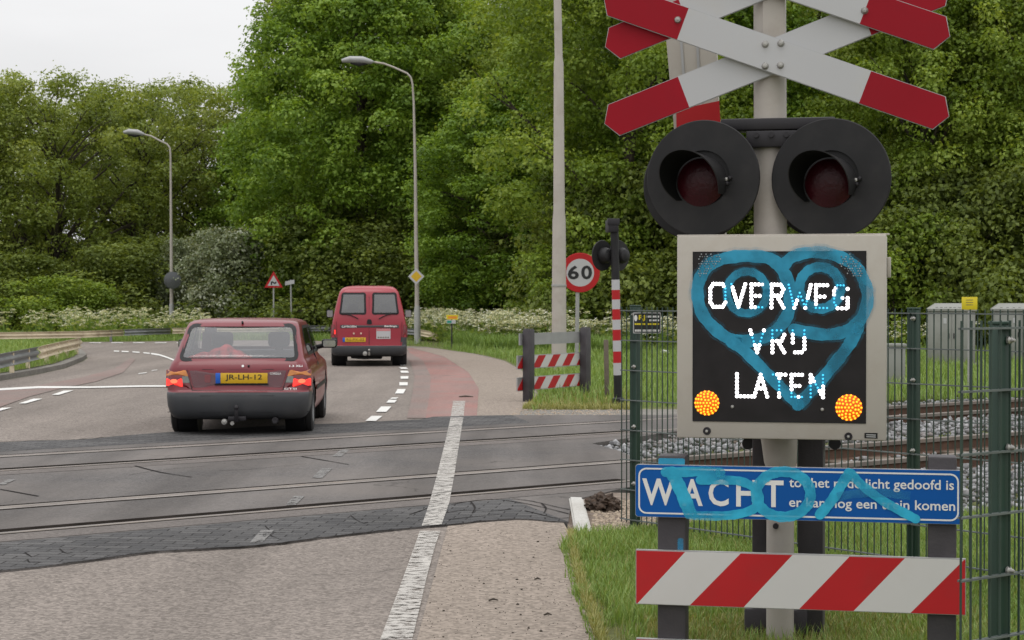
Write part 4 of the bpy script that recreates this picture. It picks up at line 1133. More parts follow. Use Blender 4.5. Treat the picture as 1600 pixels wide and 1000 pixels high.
# ================================================================ MESH FENCES
A_ = Vector((.800, 12.4)); D1 = Vector((.62, -.785)).normalized()
kx = 0
B_ = A_+D1*2.36
def fence(name, start, d, posts, spans, ztop, label, cat, post_dim=(.034, .03), rod_mat=None):
    ang = math.atan2(d.y, d.x)
    r = empty(name, (start.x, start.y, 0), ang, label, cat)
    for s, h, w in posts:
        b = MB(); b.box(s-w, s+w, .012, .052, -.05, h, .004); b.box(s-w-.002, s+w+.002, .010, .054, h+.0005, h+.012, .003)
        p = b.build('post', M['fence_green'], r)
        for z in (h-.05, h-.40, h-.80, h-1.18):
            c_ = MB(); c_.lathe([(0, -.026), (.005, -.025), (.008, -.012), (.014, -.008), (.014, 0)], (s+w*.55, .008, z), (0, 1, 0), 10)
            c_.build('clamp', M['screw'], p)
    for s0_, s1_, zt_ in spans:
        b = MB()
        n_ = int((s1_-s0_)/.05)
        for k in range(n_+1):
            s = s0_+k*.05; t = .0026
            b.box(s-t, s+t, -.003, .003, .06, zt_+.025)
        w = b
        z = zt_
        rods = MB()
        while z > .05:
            for yy in (-.0065, .0065): rods.box(s0_-.005, s1_+.005, yy-.0034, yy+.0034, z-.0034, z+.0034)
            z -= .2
        pn = w.build('mesh_panel', M['fence_wire'], r, smooth=0)
        rods.build('cross_rod', rod_mat or M['fence_rod'], pn, smooth=0)
    return r
f1 = fence('mesh_fence', A_, D1, ((0, 1.505, .034), (2.36, 1.50, .034), (4.9, 1.50, .034)), ((-.10, 2.36, 1.48), (2.38, 5.4, 1.48)), 1.5,
      'dark green wire mesh fence panels running from the crossing edge past the beige box', 'fence')
C0 = Vector((1.607, 6.02))
D2 = Vector((.783, .622))
f2 = fence('mesh_fence', C0, D2, ((0.0, 1.485, .031), (2.5, 1.485, .031)), ((-.235, 3.6, 1.475),), 1.48,
      'dark green wire mesh fence with the stout post right of the striped barrier', 'fence')
# notice on the first post
FN = Frame(A_.x, A_.y, R(8))
nb = empty('notice_plate', (FN.o.x, FN.o.y, 0), -FN.phi, 'small black notice with yellow and white print on the first fence post', 'notice sign')
def zn(x, y, yl=-.05): return FN.loc(975+x/18.18, 475+y/18.18, yl)
c = [zn(*q) for q in ((255, 835), (1045, 835), (1045, 240), (255, 240))]
b = MB(); b.slab(rrect(c[0][0], c[1][0], c[0][1], c[2][1], .008), -.050, -.044, 0); pl = b.build('plate', M['alu'], nb, smooth=0)
c2 = [zn(*q) for q in ((285, 810), (1025, 810), (1025, 268), (285, 268))]
b = MB(); b.slab(rrect(c2[0][0], c2[1][0], c2[0][1], c2[2][1], .006), -.0515, -.0503, 0); b.build('black_field', M['black_ink'], nb, smooth=0)
fN = lambda p: (p[0], -.0525, p[1])
b = MB(); text_on(b, 'RJ', [zn(420, 490), zn(600, 490), zn(600, 310), zn(420, 310)], fN, 0, .03)
c3 = lambda x0, x1, y0, y1, m: b.slab([zn(x0, y1), zn(x1, y1), zn(x1, y0), zn(x0, y0)], -.0527, -.0518, m)
for x in range(305, 990, 62):
    if x != 615: c3(x, min(x+52, 1000), 545, 595, 0)
for x in range(625, 990, 48): c3(x, x+38, 330, 385, 1)
for x in range(720, 990, 48): c3(x, x+38, 440, 490, 1)
for x in range(310, 985, 44): c3(x, x+34, 725, 785, 1)
b.slab([zn(*p) for p in circle(335, 400, 45, 20, rz=90)], -.0527, -.0518, 1)
b.build('lettering', [M['yellow'], M['sign_letter']], nb, smooth=0)

# concrete kerb block and the clod beside it
b = MB(); g = [G(889, 777, .03), G(911, 778, .03), G(926, 831, .03), G(898, 831, .03)]
b.flat(g, -.12, .035); o = b.build('concrete_block', M['concrete'], smooth=0, label='long pale concrete block lying at the near corner of the crossing', cat='concrete block')
bm = bmesh.new(); bm.from_mesh(o.data); bmesh.ops.bevel(bm, geom=list(bm.edges), offset=.012, segments=2, affect='EDGES'); bm.to_mesh(o.data); bm.free()
bm = bmesh.new(); bmesh.ops.create_icosphere(bm, subdivisions=4, radius=1)
from mathutils import noise
for v in bm.verts:
    k = 1+.45*noise.noise(v.co*2.3)+.28*noise.noise(v.co*6.0+Vector((3, 1, 2)))+.15*noise.noise(v.co*14)
    v.co = Vector((v.co.x*.12, v.co.y*.16, v.co.z*.075))*k
me = bpy.data.meshes.new('earth_clod'); bm.to_mesh(me); bm.free(); me.materials.append(M['earth'])
o = bpy.data.objects.new('earth_clod', me); col.objects.link(o); g = G(942, 797); o.location = (g[0], g[1], .04)
tag(o, 'dark brown clod of earth beside the pale concrete block', 'earth clod')
# ================================================================ FAR SIDE OF THE CROSSING
# grey-backed barrier
gA, gB = Vector(G(826, 628)), Vector(G(914.5, 619.5))
dg_ = (gB-gA); LB = dg_.length
fb_ = empty('striped_barrier', (gA.x, gA.y, 0), math.atan2(dg_.y, dg_.x), 'grey posted barrier with two red and white boards across the tracks by the tall pole', 'barrier')
for s in (0, LB):
    b = MB(); b.box(s-.078, s+.078, -.06, .06, -.05, 1.075, .010); b.box(s-.065, s+.065, -.05, .05, 1.0755, 1.087, .003); b.build('post', M['post_plastic'], fb_)
b = MB(); b.box(-.14, LB+.10, .065, .09, .845, 1.02); b.build('grey_board', M['lamp_grey'], fb_, smooth=0, label='plain grey back of a board')
for z0_ in (.50, .175):
    b = MB()
    xa, xb = -.20, LB-.02
    st = .225
    k = -1
    b2 = MB()
    while k*st < xb+.5:
        poly = [(k*st, z0_), (k*st+st, z0_), (k*st+st+.18, z0_+.18), (k*st+.18, z0_+.18)]
        poly = clip_half(clip_half(poly, 1, 0, xb), -1, 0, -xa)
        if len(poly) > 2: b2.slab(poly, .066, .070, k % 2)
        k += 1
    b2.slab([(xa-.003, z0_-.012), (xb+.003, z0_-.012), (xb+.003, z0_+.192), (xa-.003, z0_+.192)], .0705, .09, 2)
    b2.build('striped_board', [M['board_white'], M['board_red'], M['alu']], fb_, smooth=0)
# red-white ringed signal post seen from behind
g = G(966, 636)
sp_ = empty('ringed_signal_post', (g[0], g[1], 0), R(8), 'slim post with red and white rings and black lamp seen from behind, past the tracks', 'signal post')
yS = g[1]
def hz_at(py, Y): return P(0, py, Y).z
b = MB()
zr = [hz_at(y, yS) for y in (637, 586, 567, 549, 532, 515, 499.5, 483, 468, 453, 437, 352)]
cols_ = [1, 0, 2, 0, 2, 0, 2, 0, 2, 0, 1]
leanx = -.0
for i in range(11):
    f = lambda z: -.058*(z-.0)/2.6
    b.tube([(f(zr[i]), 0, zr[i]), (f(zr[i+1]), 0, zr[i+1])], .058, 18, cols_[i], cap=(i in (0, 10)))
b.build('post', [M['sign_white'], M['black_disc'], M['board_red']], sp_)
zc = hz_at(399, yS)
b = MB(); b.box(-.16, -.01, -.09, .16, hz_at(363, yS), hz_at(344, yS), .012); b.box(-.17, 0, -.10, -.02, hz_at(352, yS), hz_at(343, yS)+.01, .005); b.build('top_box', M['dark_steel'], sp_)
for dx_, yy in ((-.20, .13), (.045, .15)):
    b = MB(); b.lathe([(0, 0), (.215, 0), (.22, .01), (.215, .02), (0, .02)], (0, 0, 0), (0, 1, 0), 36)
    b.lathe([(.11, 0), (.115, -.06), (.09, -.12), (.05, -.14), (0, -.14)], (0, 0, 0), (0, 1, 0), 24)
    d = b.build('background_disc', M['black_disc'], sp_); d.location = (dx_, yy, zc); d.rotation_euler = (0, 0, R(38))
b = MB(); b.tube([(-.24, .06, zc), (.06, .06, zc)], .022, 10); b.build('crossbar', M['dark_steel'], sp_)
b = MB(); b.box(-.22, .16, -.05, .1, 0, .05, .01); b.lathe([(.085, -.01), (.085, .12), (.06, .14)], (0, 0, 0), (0, 0, 1), 18); b.build('base_plate', M['dark_steel'], sp_)
# wooden stake
g = G(948.5, 626); b = MB(); b.box(-.035, .035, -.035, .035, -.05, hz_at(531, g[1]), .008)
o = b.build('wooden_stake', M['wood_post'], label='thin weathered wooden stake standing left of the ringed post', cat='stake'); o.location = (g[0], g[1], 0); o.rotation_euler = (0, R(-1), 0)
# tall stepped pole
g = G(873.5, 580); tp = empty('tall_pole', (g[0], g[1], 0), 0, 'tall stepped pale pole rising out of the picture beside the 60 sign', 'pole')
Y = g[1]; f = Y/F_PX
b = MB(); z_ = lambda py: hz_at(py, Y)
b.tube([(0, 0, -.1), (0, 0, z_(345)), (0, 0, z_(330)), (-.01, 0, z_(100)), (-.01, 0, z_(90)), (-.05, 0, z_(-60)), (-.09, 0, z_(-250))], [12*f, 10.3*f, 9*f, 7.6*f, 6.2*f, 5.8*f, 4.2*f], 20)
b.build('shaft', M['steel_pole'], tp)
b = MB(); b.lathe([(11.6*f, 0), (12*f, .02), (11.6*f, .05)], (0, 0, z_(448)), (0, 0, 1), 20); b.build('collar', M['galva_pole'], tp)
# 60 sign
Y = 40.0; c_ = P(906.5, 426, Y)
sx = empty('speed_sign', (c_.x, Y, 0), R(-4), 'round red ringed 60 sign on a thin pole beside the tall pole', 'speed sign')
rr = 31*Y/F_PX
b = MB(); b.lathe([(0, 0), (rr*.70, 0)], (0, -.02, c_.z), (0, 1, 0), 48, 0); b.lathe([(rr*.70, -.0), (rr*.985, 0), (rr, .006), (rr, .02), (rr*.9, .03), (0, .03)], (0, -.0205, c_.z), (0, 1, 0), 48, 1)
b.build('plate', [M['sign_white'], M['board_red']], sx)
b = MB(); ff = lambda p: (p[0], -.0235, p[1])
for ch, xa, xb in (('6', -.62, -.06), ('0', .05, .60)):
    text_on(b, ch, [(xa*rr, c_.z-.34*rr), (xb*rr, c_.z-.34*rr), (xb*rr, c_.z+.36*rr), (xa*rr, c_.z+.36*rr)], ff, 0, .028)
b.build('numerals', M['black_ink'], sx, smooth=0)
b = MB(); b.tube([(-.08, .045, -.1), (-.05, .045, c_.z+.1)], .042, 12); b.build('pole', M['galva_pole'], sx)
# electrical cabinets
def cabinet(px0, px1, ptop, pbase, label, dep=.7):
    Y = G(0, pbase)[1]; a, c = P(px0, ptop, Y), P(px1, ptop, Y)
    w = c.x-a.x; h = P(px0, ptop+12, Y).z; ht = a.z
    r = empty('electrical_cabinet', ((a.x+c.x)/2, Y, 0), R(-12), label, 'cabinet', 'electrical cabinets by the railway')
    b = MB(); b.box(-w/2+.03, w/2-.03, 0, dep, 0, h-.001, .012); bd_ = b.build('body', M['cab_grey'], r)
    b = MB()
    e = .04; A = [(-w/2, -e, h), (w/2, -e, h), (w/2, dep+e, h), (-w/2, dep+e, h)]; Bq = [(-w/2+.18, .12, ht), (w/2-.10, .12, ht), (w/2-.10, dep-.12, ht), (-w/2+.18, dep-.12, ht)]
    A2 = [(x, y, h+.05) for x, y, z in A]
    b.add(A+A2+Bq, [(3, 2, 1, 0), (0, 1, 5, 4), (1, 2, 6, 5), (2, 3, 7, 6), (3, 0, 4, 7), (4, 5, 9, 8), (5, 6, 10, 9), (6, 7, 11, 10), (7, 4, 8, 11), (8, 9, 10, 11)])
    rf = b.build('roof', M['cab_grey'], r, smooth=0)
    b = MB()
    for k in range(7): 
        x = -w/2+.22+k*(w-.5)/6
        b.box(x-.03, x+.03, -.005, .02, h+.055, h+.085)
    b.build('vent_slots', M['trim'], rf, smooth=0)
    for s in (0, 1):
        x0_, x1_ = (-w/2+.06, -.008) if s == 0 else (.008, w/2-.06)
        b = MB(); b.box(x0_, x1_, -.012, -.001, .08, h-.05, .004); d = b.build('door', M['cab_grey'], r)
        b = MB(); hx_ = -.06 if s == 0 else .05
        b.box(hx_-.012, hx_+.012, -.03, -.0125, h*.5, h*.5+.12, .004); b.build('handle', M['dark_steel'], d)
    b = MB(); b.box(-.18, -.11, -.016, -.0125, h-.28, h-.16); b.build('label_plate', M['sign_white'], r)
    b = MB(); b.box(-w/2-.02, w/2+.02, -.03, dep+.02, -.05, .07, .01); b.build('plinth', M['kerb'], r)
    return r
cabinet(1449, 1525, 474, 572, 'grey green cabinet with the yellow sign standing before it')
cabinet(1551, 1640, 474, 568, 'grey green cabinet partly outside the picture behind the stout fence post')
Yp = G(1514, 612)[1]; a = P(1502.5, 464, Yp); c = P(1527, 484, Yp); m_ = P(1515, 612, Yp)
r = empty('yellow_marker_sign', (m_.x, Yp, 0), 0, 'small yellow plate on a thin grey pole in front of the cabinet', 'marker sign')
b = MB(); b.tube([(0, .03, -.05), (0, .03, a.z-.02)], .03, 12); b.build('pole', M['galva_pole'], r)
b = MB(); b.box(a.x-m_.x, c.x-m_.x, -.008, -.002, c.z, a.z, .002); pl = b.build('plate', M['yellow'], r)
b = MB()
for k in range(3): b.box(a.x-m_.x+.07, c.x-m_.x-.07, -.0095, -.0082, a.z-.055-k*.04, a.z-.045-k*.04)
b.build('print', M['wood_post'], pl, smooth=0)
# low grey duct beside the fence, seen left of the fence post
g = G(1398, 606); b = MB(); b.box(-.16, .16, -.12, .12, -.05, .70, .02); b.box(-.18, .18, -.14, .14, .7005, .76, .015)
o = b.build('cable_pillar', M['cab_grey'], label='low pale grey cable pillar in the grass right of the beige box', cat='cable pillar'); o.location = (g[0], g[1], 0)
g = G(1037, 556); b = MB(); b.box(-.12, .12, -.04, .04, 0, .16, .03); o = b.build('paper_scrap', M['litter'], label='crumpled white paper in the grass behind the fence', cat='paper'); o.location = (g[0], g[1], 0); o.rotation_euler = (.3, .2, .4)

# ---- street lamps
def street_lamp(pxb, Y, pts_px, head_px, label, rad=.085):
    base = P(pxb, 500, Y); r = empty('street_lamp', (base.x, Y, 0), 0, label, 'street lamp', 'street lamps along the road')
    L = [(base.x-base.x, 0, -.1)]+[(P(px, py, Y).x-base.x, 0, P(px, py, Y).z) for px, py in pts_px]
    b = MB(); n_ = len(L); zs = [p[2] for p in L]
    k = [max(.032, rad*(1-.62*max(0, z)/8.5)) for z in zs]
    b.tube(L, k, 14); b.build('pole', M['steel_pole'], r)
    b = MB(); b.tube([(0, 0, -.05), (0, 0, 1.1), (.0, 0, 1.25)], [rad*1.3, rad*1.25, rad*1.0], 14); b.build('base_sleeve', M['galva_pole'], r)
    (hx0, hy0), (hx1, hy1) = head_px
    a, c = P(hx0, hy0, Y), P(hx1, hy1, Y); a.x -= base.x; c.x -= base.x
    b = MB()
    v = Vector((c.x-a.x, 0, c.z-a.z)); 
    b.tube([(a.x, 0, a.z), Vector((a.x, 0, a.z))+v*.08, Vector((a.x, 0, a.z))+v*.35+Vector((0, 0, .05)), Vector((a.x, 0, a.z))+v*.75+Vector((0, 0, .05)), (c.x, 0, c.z)], [.03, .075, .125, .115, .06], 12)
    h_ = b.build('lamp_head', M['lamp_grey'], r)
    b = MB(); p0 = Vector((a.x, 0, a.z))
    b.tube([p0+v*.15+Vector((0, 0, -.02)), p0+v*.45+Vector((0, 0, -.075)), p0+v*.72+Vector((0, 0, -.05))], [.05, .09, .05], 10); b.build('lens', M['dark_steel'], h_)
    return r
street_lamp(652, 61.0, [(651.5, 440), (650.5, 400), (649, 270), (646.5, 160), (644.5, 131), (642, 121), (636, 114.5), (615, 105), (600, 99.5), (585, 97)], ((584, 97), (534, 95)), 'street lamp with the yellow diamond sign on its pole, behind the red van')
street_lamp(268, 76, [(268, 440), (267, 300), (266.5, 243), (265.5, 231), (261, 225), (248, 219), (236, 212.5), (225, 210)], ((226, 210), (193, 207)), 'street lamp among the trees at far left with a round mirror on its pole')
# diamond sign on the lamp
Y = 60.8; c_ = P(651, 432, Y)
r = empty('priority_sign', (c_.x, Y, c_.z), R(-3), 'yellow diamond sign with white rim fixed to the lamp pole', 'road sign')
h = 12.8*Y/F_PX
b = MB(); q = [(0, -h), (h, 0), (0, h), (-h, 0)]; b.slab(q, -.125, -.115, 0); b.build('plate', M['sign_white'], r, smooth=0)
b = MB(); q = [(0, -h*.66), (h*.66, 0), (0, h*.66), (-h*.66, 0)]; b.slab(q, -.128, -.1255, 0); b.build('yellow_field', pm('amber_sheeting', (.58, .36, .01), .45, var=.04), r, smooth=0)
b = MB(); b.box(-.1, .1, -.114, -.06, -.04, .04, .004); b.build('clamp', M['galva_pole'], r)
# round mirror on the other lamp
Y = 75.7; c_ = P(269, 438, Y); r = empty('round_mirror', (c_.x, Y, c_.z), R(15), 'round grey disc on the far left lamp pole among the leaves', 'traffic mirror')
h = 13.5*Y/F_PX
b = MB(); b.lathe([(0, -.02), (h*.9, -.01), (h, .0), (h, .05), (h*.8, .09), (0, .11)], (0, -.24, 0), (0, 1, 0), 36); b.build('disc', pm('mirror_grey', (.10, .105, .11), .35, metal=.5), r)
b = MB(); b.tube([(0, -.13, 0), (0, -.02, 0)], .03, 8); b.build('bracket', M['galva_pole'], r)
# triangle sign
Y = 70.3; c_ = P(427.5, 440, Y); r = empty('bend_warning_sign', (c_.x, Y, 0), R(4), 'red edged triangle bend sign in front of the dark trees above the hatchback', 'warning sign')
u = Y/F_PX
tri = lambda k: [(-14.5*k*u, c_.z-9.5*k*u-(1-k)*2.0*u*0), (14.5*k*u, c_.z-9.5*k*u), (0, c_.z+16.5*k*u)]
b = MB(); b.slab(tri(1), -.03, -.02, 0); b.build('plate', M['board_red'], r, smooth=0)
b = MB(); b.slab([(-9.4*u, c_.z-6.6*u), (9.4*u, c_.z-6.6*u), (0, c_.z+9.8*u)], -.033, -.0305, 0); fl = b.build('white_field', M['sign_white'], r, smooth=0)
b = MB(); vs, fs, _ = stroke([(-3.2*u, c_.z-5.2*u), (-3.0*u, c_.z-.5*u), (0.4*u, c_.z-1.8*u), (2.0*u, c_.z-3.0*u), (4.4*u, c_.z-.3*u)], 2.1*u, sub=5); b.add([(x, -.0345, z) for x, z in vs], fs)
b.build('bend_arrow', M['black_ink'], fl, smooth=0)
b = MB(); b.tube([(0, .02, -.1), (0, .02, c_.z+5*u)], .032, 10); b.build('pole', M['galva_pole'], r)
# small white street name plate
Y = 70.6; a, c = P(445.5, 446, Y), P(460, 437, Y); m_ = P(455.5, 500, Y)
r = empty('street_name_sign', (m_.x, Y, 0), 0, 'small white name plate on a thin pole beside the triangle sign', 'street sign')
b = MB(); b.tube([(0, .03, -.1), (-.03, .03, c.z)], .032, 10); b.build('pole', M['galva_pole'], r)
b = MB(); b.slab([(a.x-m_.x, a.z), (c.x-m_.x, a.z+.07), (c.x-m_.x, c.z), (a.x-m_.x, c.z-.07)], -.02, -.005); b.build('plate', M['sign_white'], r, smooth=0)
# small orange and green route marker
Y = 55.0; m_ = P(706, 520, Y); u = Y/F_PX
r = empty('route_marker', (m_.x, Y, 0), R(6), 'small orange and green route marker among the white flowers', 'marker sign')
zt_ = P(706, 492, Y).z
b = MB(); b.tube([(0, .02, -.1), (0, .02, zt_-.1)], .022, 8); b.build('pole', M['dark_steel'], r)
b = MB(); b.slab([(-8*u, zt_-7*u), (9.5*u, zt_-7.5*u), (9.5*u, zt_), (-9*u, zt_)], -.012, -.004, 0); b.build('orange_plate', M['yellow'], r, smooth=0)
b = MB(); b.slab([(-6*u, zt_-5.8*u), (8*u, zt_-6*u), (8*u, zt_-2*u), (-6*u, zt_-2*u)], -.014, -.0125, 0); b.build('orange_field', M['marker_orange'], r, smooth=0)
b = MB(); b.slab([(-8.5*u, zt_-13.5*u), (6*u, zt_-13.5*u), (6*u, zt_-8*u), (-8.5*u, zt_-8*u)], -.012, -.004, 0); b.build('green_plate', M['sign_white'], r, smooth=0)
b = MB(); b.slab([(-7.5*u, zt_-12.6*u), (-.5*u, zt_-12.6*u), (-.5*u, zt_-9*u), (-7.5*u, zt_-9*u)], -.014, -.0125, 0); b.build('green_field', M['marker_green'], r, smooth=0)

# ---- guard rails
WPROF = [(.0, .0), (-.035, .02), (-.075, .055), (-.075, .085), (-.02, .125), (-.005, .155), (-.02, .185), (-.075, .225), (-.075, .255), (-.035, .29), (0, .31)]
def guard(name, pts, hs, label, splits, mats, bh, post_every=2.0, pmat='guard_grey', flip=1):
    """pts ground XY (front of rail), hs top height; splits: index ranges with a material each"""
    r = empty(name, (pts[0][0], pts[0][1], 0), 0, label, 'guard rail')
    o = Vector((pts[0][0], pts[0][1]))
    k = bh/.31
    for (i0, i1), mt in zip(splits, mats):
        b = MB(); sec = []
        for i in range(i0, i1+1):
            p = Vector(pts[i]); a = Vector(pts[max(i-1, 0)]); c = Vector(pts[min(i+1, len(pts)-1)])
            t = (c-a).normalized(); nm = Vector((-t.y, t.x))*flip
            sec.append([((p+nm*(-d)*k-o).x, (p+nm*(-d)*k-o).y, hs[i]-bh+z*k) for d, z in WPROF])
        m_ = len(WPROF)
        vs = [q for s_ in sec for q in s_]
        fs = [(i*m_+j, i*m_+j+1, (i+1)*m_+j+1, (i+1)*m_+j) for i in range(len(sec)-1) for j in range(m_-1)]
        b.add(vs, fs); ob = b.build('beam', M[mt], r, smooth=50)
        sol = ob.modifiers.new('thick', 'SOLIDIFY'); sol.thickness = .006
    d_ = 0.0; last = None
    for i in range(len(pts)-1):
        a, c = Vector(pts[i]), Vector(pts[i+1]); L = (c-a).length; t = (c-a)/L; nm = Vector((-t.y, t.x))*flip
        s = (-d_) % post_every if i else .4
        while s < L:
            h = hs[i]+(hs[i+1]-hs[i])*s/L; p = a+t*s+nm*.0-o
            off = nm*.07
            b = MB(); b.box(p.x+off.x-.04, p.x+off.x+.04, p.y+off.y-.03, p.y+off.y+.03, -.05, max(.05, h-.03), .004); b.build('post', M[pmat], r)
            s += post_every
        d_ = (L-((.4 if i == 0 else 0))) % post_every
    return r
tp_ = [(-70, 568), (-30, 558.5), (0, 552.8), (30, 547.2), (62, 541.2), (64, 540.8), (80, 537), (97, 533.3), (113, 530), (129, 526.5)]
hN = .52
gp = [G(px, py, hN) for px, py in tp_]
guard('guard_rail', gp, [hN]*len(gp), 'near guard rail at left, dark grey with a cream painted end', ((0, 4), (5, 9)), ('guard_grey', 'guard_cream'), .27, 1.9, 'guard_cream', flip=1)
def gh(px, py, h): return G(px, py, h)
tf = [(-120, 521, .40), (-40, 520, .40), (40, 519, .40), (130, 517.6, .40), (194, 515, .41), (196, 514.9, .41), (240, 513.3, .42), (268, 512.5, .42), (270, 512.4, .42), (330, 511, .44), (400, 509.8, .44), (480, 508.8, .45), (540, 508.8, .45), (600, 510.5, .44), (652, 514, .42), (655, 514.4, .42), (672, 518, .36), (685, 523, .25), (700, 530.5, .03)]
gf = [gh(*q) for q in tf]
guard('guard_rail', gf, [q[2] for q in tf], 'long far guard rail round the outside of the bend below the trees', ((0, 4), (5, 7), (8, 11), (11, 14), (15, 18)), ('guard_cream', 'guard_grey', 'guard_cream', 'guard_grey', 'guard_cream'), .21, 4.0, 'guard_grey', flip=1)
# ================================================================ CARS
class Shell:
    """car body as stacked rounded contours; rows: z, y_rear, y_front, half width, rear corner radius, front corner radius, bow"""
    NR, NC, NS, NF = 18, 8, 46, 8
    def __init__(self, rows, barrel=.03):
        self.rows = rows; self.barrel = barrel
        self.z0, self.z1 = rows[0][0], rows[-1][0]
    def at(self, z):
        rw = self.rows
        z = min(max(z, self.z0), self.z1)
        for a, b in zip(rw, rw[1:]):
            if a[0] <= z <= b[0]:
                t = (z-a[0])/((b[0]-a[0]) or 1)
                return [a[i]+(b[i]-a[i])*t for i in range(1, 7)]
        return list(rw[-1][1:])
    def bar(self, y): return 1-self.barrel*((y-2.0)/2.05)**2
    def rear(self, x, z):
        yr, yf, w, rr, rf, bow = self.at(z)
        w_ = w*self.bar(yr); ax = min(abs(x), w_*.9995)
        b = lambda q: bow*(q/w_)**2
        if ax <= w_-rr: return yr+b(ax)
        d = ax-(w_-rr)
        return yr+b(w_-rr)+rr-math.sqrt(max(0, rr*rr-d*d))
    def side(self, y, z):
        return self.at(z)[2]*self.bar(y)
    def half(self, z):
        yr, yf, w, rr, rf, bow = self.at(z); pts = []
        wr = w*self.bar(yr); wf = w*self.bar(yf)
        for i in range(self.NR+1):
            x = (wr-rr)*i/self.NR; pts.append((x, yr+bow*(x/wr)**2))
        yb = yr+bow*((wr-rr)/wr)**2
        for i in range(1, self.NC+1):
            a = math.pi/2*i/self.NC; pts.append((wr-rr+rr*math.sin(a), yb+rr-rr*math.cos(a)))
        ya, yz = yb+rr, yf-rf
        for i in range(1, self.NS+1):
            y = ya+(yz-ya)*i/self.NS; pts.append((w*self.bar(y), y))
        for i in range(1, self.NC+1):
            a = math.pi/2*i/self.NC; pts.append((wf-rf+rf*math.cos(a), yz+rf*math.sin(a)))
        for i in range(1, self.NF+1):
            pts.append(((wf-rf)*(1-i/self.NF), yf))
        return pts
    def mesh(self, zs, holes, mats, mat_fn=None):
        V, F, MI = [], [], []
        for z in zs:
            h = self.half(z); ring = [(x, y) for x, y in h]+[(-x, y) for x, y in reversed(h[1:-1])]
            V += [(x, y, z) for x, y in ring]
        n = len(self.half(zs[0]))*2-2
        for i in range(len(zs)-1):
            for k in range(n):
                a, b = i*n+k, i*n+(k+1) % n
                f = (a, b, b+n, a+n)
                c = [sum(V[q][d] for q in f)/4 for d in range(3)]
                if any(h(*c) for h in holes): continue
                F.append(f); MI.append(mat_fn(*c) if mat_fn else 0)
        F.append(tuple(range(n))); MI.append(0)
        F.append(tuple(range((len(zs)-1)*n, len(zs)*n))); MI.append(0)
        b = MB(); b.v, b.f, b.m = V, F, MI
        return b
def loop_inset(poly, d):
    """inset a convex 2D outline"""
    n = len(poly); cx = sum(p[0] for p in poly)/n; cz = sum(p[1] for p in poly)/n; out = []
    for i in range(n):
        a, b, c = poly[i-1], poly[i], poly[(i+1) % n]
        t = Vector((c[0]-a[0], c[1]-a[1])).normalized(); nm = Vector((-t.y, t.x))
        if nm.dot(Vector((cx-b[0], cz-b[1]))) < 0: nm = -nm
        out.append((b[0]+nm.x*d, b[1]+nm.y*d))
    return out
def round_poly(poly, r, n=5):
    out = []; m = len(poly)
    for i in range(m):
        a, b, c = Vector(poly[i-1]), Vector(poly[i]), Vector(poly[(i+1) % m])
        u, v = (a-b).normalized(), (c-b).normalized(); 
        rr = min(r, (a-b).length*.45, (c-b).length*.45)
        for k in range(n+1):
            t = k/n; p = b+u*rr*(1-t)**2+v*rr*t**2
            out.append((p.x, p.y))
    return out
def surf_patch(mb, poly, fn, m=0, rings=6):
    """fill an outline with concentric rings mapped onto the body surface by fn"""
    n = len(poly); cx = sum(p[0] for p in poly)/n; cz = sum(p[1] for p in poly)/n
    vs = []
    for k in range(rings):
        t = 1-k/rings
        vs += [fn(cx+(p[0]-cx)*t, cz+(p[1]-cz)*t) for p in poly]
    vs.append(fn(cx, cz)); fs = []
    for k in range(rings-1):
        for i in range(n):
            j = (i+1) % n; fs.append((k*n+i, k*n+j, (k+1)*n+j, (k+1)*n+i))
    c = len(vs)-1
    for i in range(n): fs.append(((rings-1)*n+i, (rings-1)*n+(i+1) % n, c))
    mb.add(vs, fs, m)
def surf_band(mb, p0, p1, fn, m=0):
    n = len(p0); mb.add([fn(*p) for p in p0]+[fn(*p) for p in p1], [(i, (i+1) % n, (i+1) % n+n, i+n) for i in range(n)], m)
def in2(poly, x, y):
    c = False; j = len(poly)-1
    for i in range(len(poly)):
        xi, yi = poly[i]; xj, yj = poly[j]
        if ((yi > y) != (yj > y)) and x < (xj-xi)*(y-yi)/(yj-yi+1e-12)+xi: c = not c
        j = i
    return c
def make_wheel(parent, x, y, rad, wid, side):
    t = MB(); t.lathe([(rad*.66, -wid/2), (rad*.90, -wid/2), (rad*.985, -wid*.42), (rad, -wid*.30), (rad, -.022), (rad*.975, -.018), (rad*.975, -.010), (rad, -.006), (rad, .006), (rad*.975, .010), (rad*.975, .018), (rad, .022), (rad, wid*.30), (rad*.985, wid*.42), (rad*.90, wid/2), (rad*.66, wid/2), (rad*.62, 0), (rad*.66, -wid/2)], (0, 0, 0), (1, 0, 0), 40)
    w = t.build('wheel', M['rubber'], parent); w.location = (x, y, rad)
    r_ = MB(); r_.lathe([(0, side*wid*.25), (rad*.2, side*wid*.27), (rad*.28, side*wid*.18), (rad*.52, side*wid*.20), (rad*.60, side*wid*.40), (rad*.66, side*wid*.46), (rad*.67, side*wid*.3)], (0, 0, 0), (1, 0, 0), 32)
    r_.build('rim', M['rim'], w)
def seat(parent, x, y, z, w=.48, hr=True):
    b = MB(); b.box(x-w/2, x+w/2, y, y+.5, z, z+.14, .04); b.box(x-w/2, x+w/2, y-.16, y-.03, z+.10, z+.62, .045)
    if hr: b.box(x-.13, x+.13, y-.17, y-.07, z+.66, z+.84, .04); b.box(x-.05, x+.05, y-.13, y-.11, z+.60, z+.68)
    b.build('seat', M['interior'], parent)
def plate_text(mb, s, x0, x1, z0, z1, fn, bold=.012): text_on(mb, s, [(x0, z0), (x1, z0), (x1, z1), (x0, z1)], fn, 0, bold)

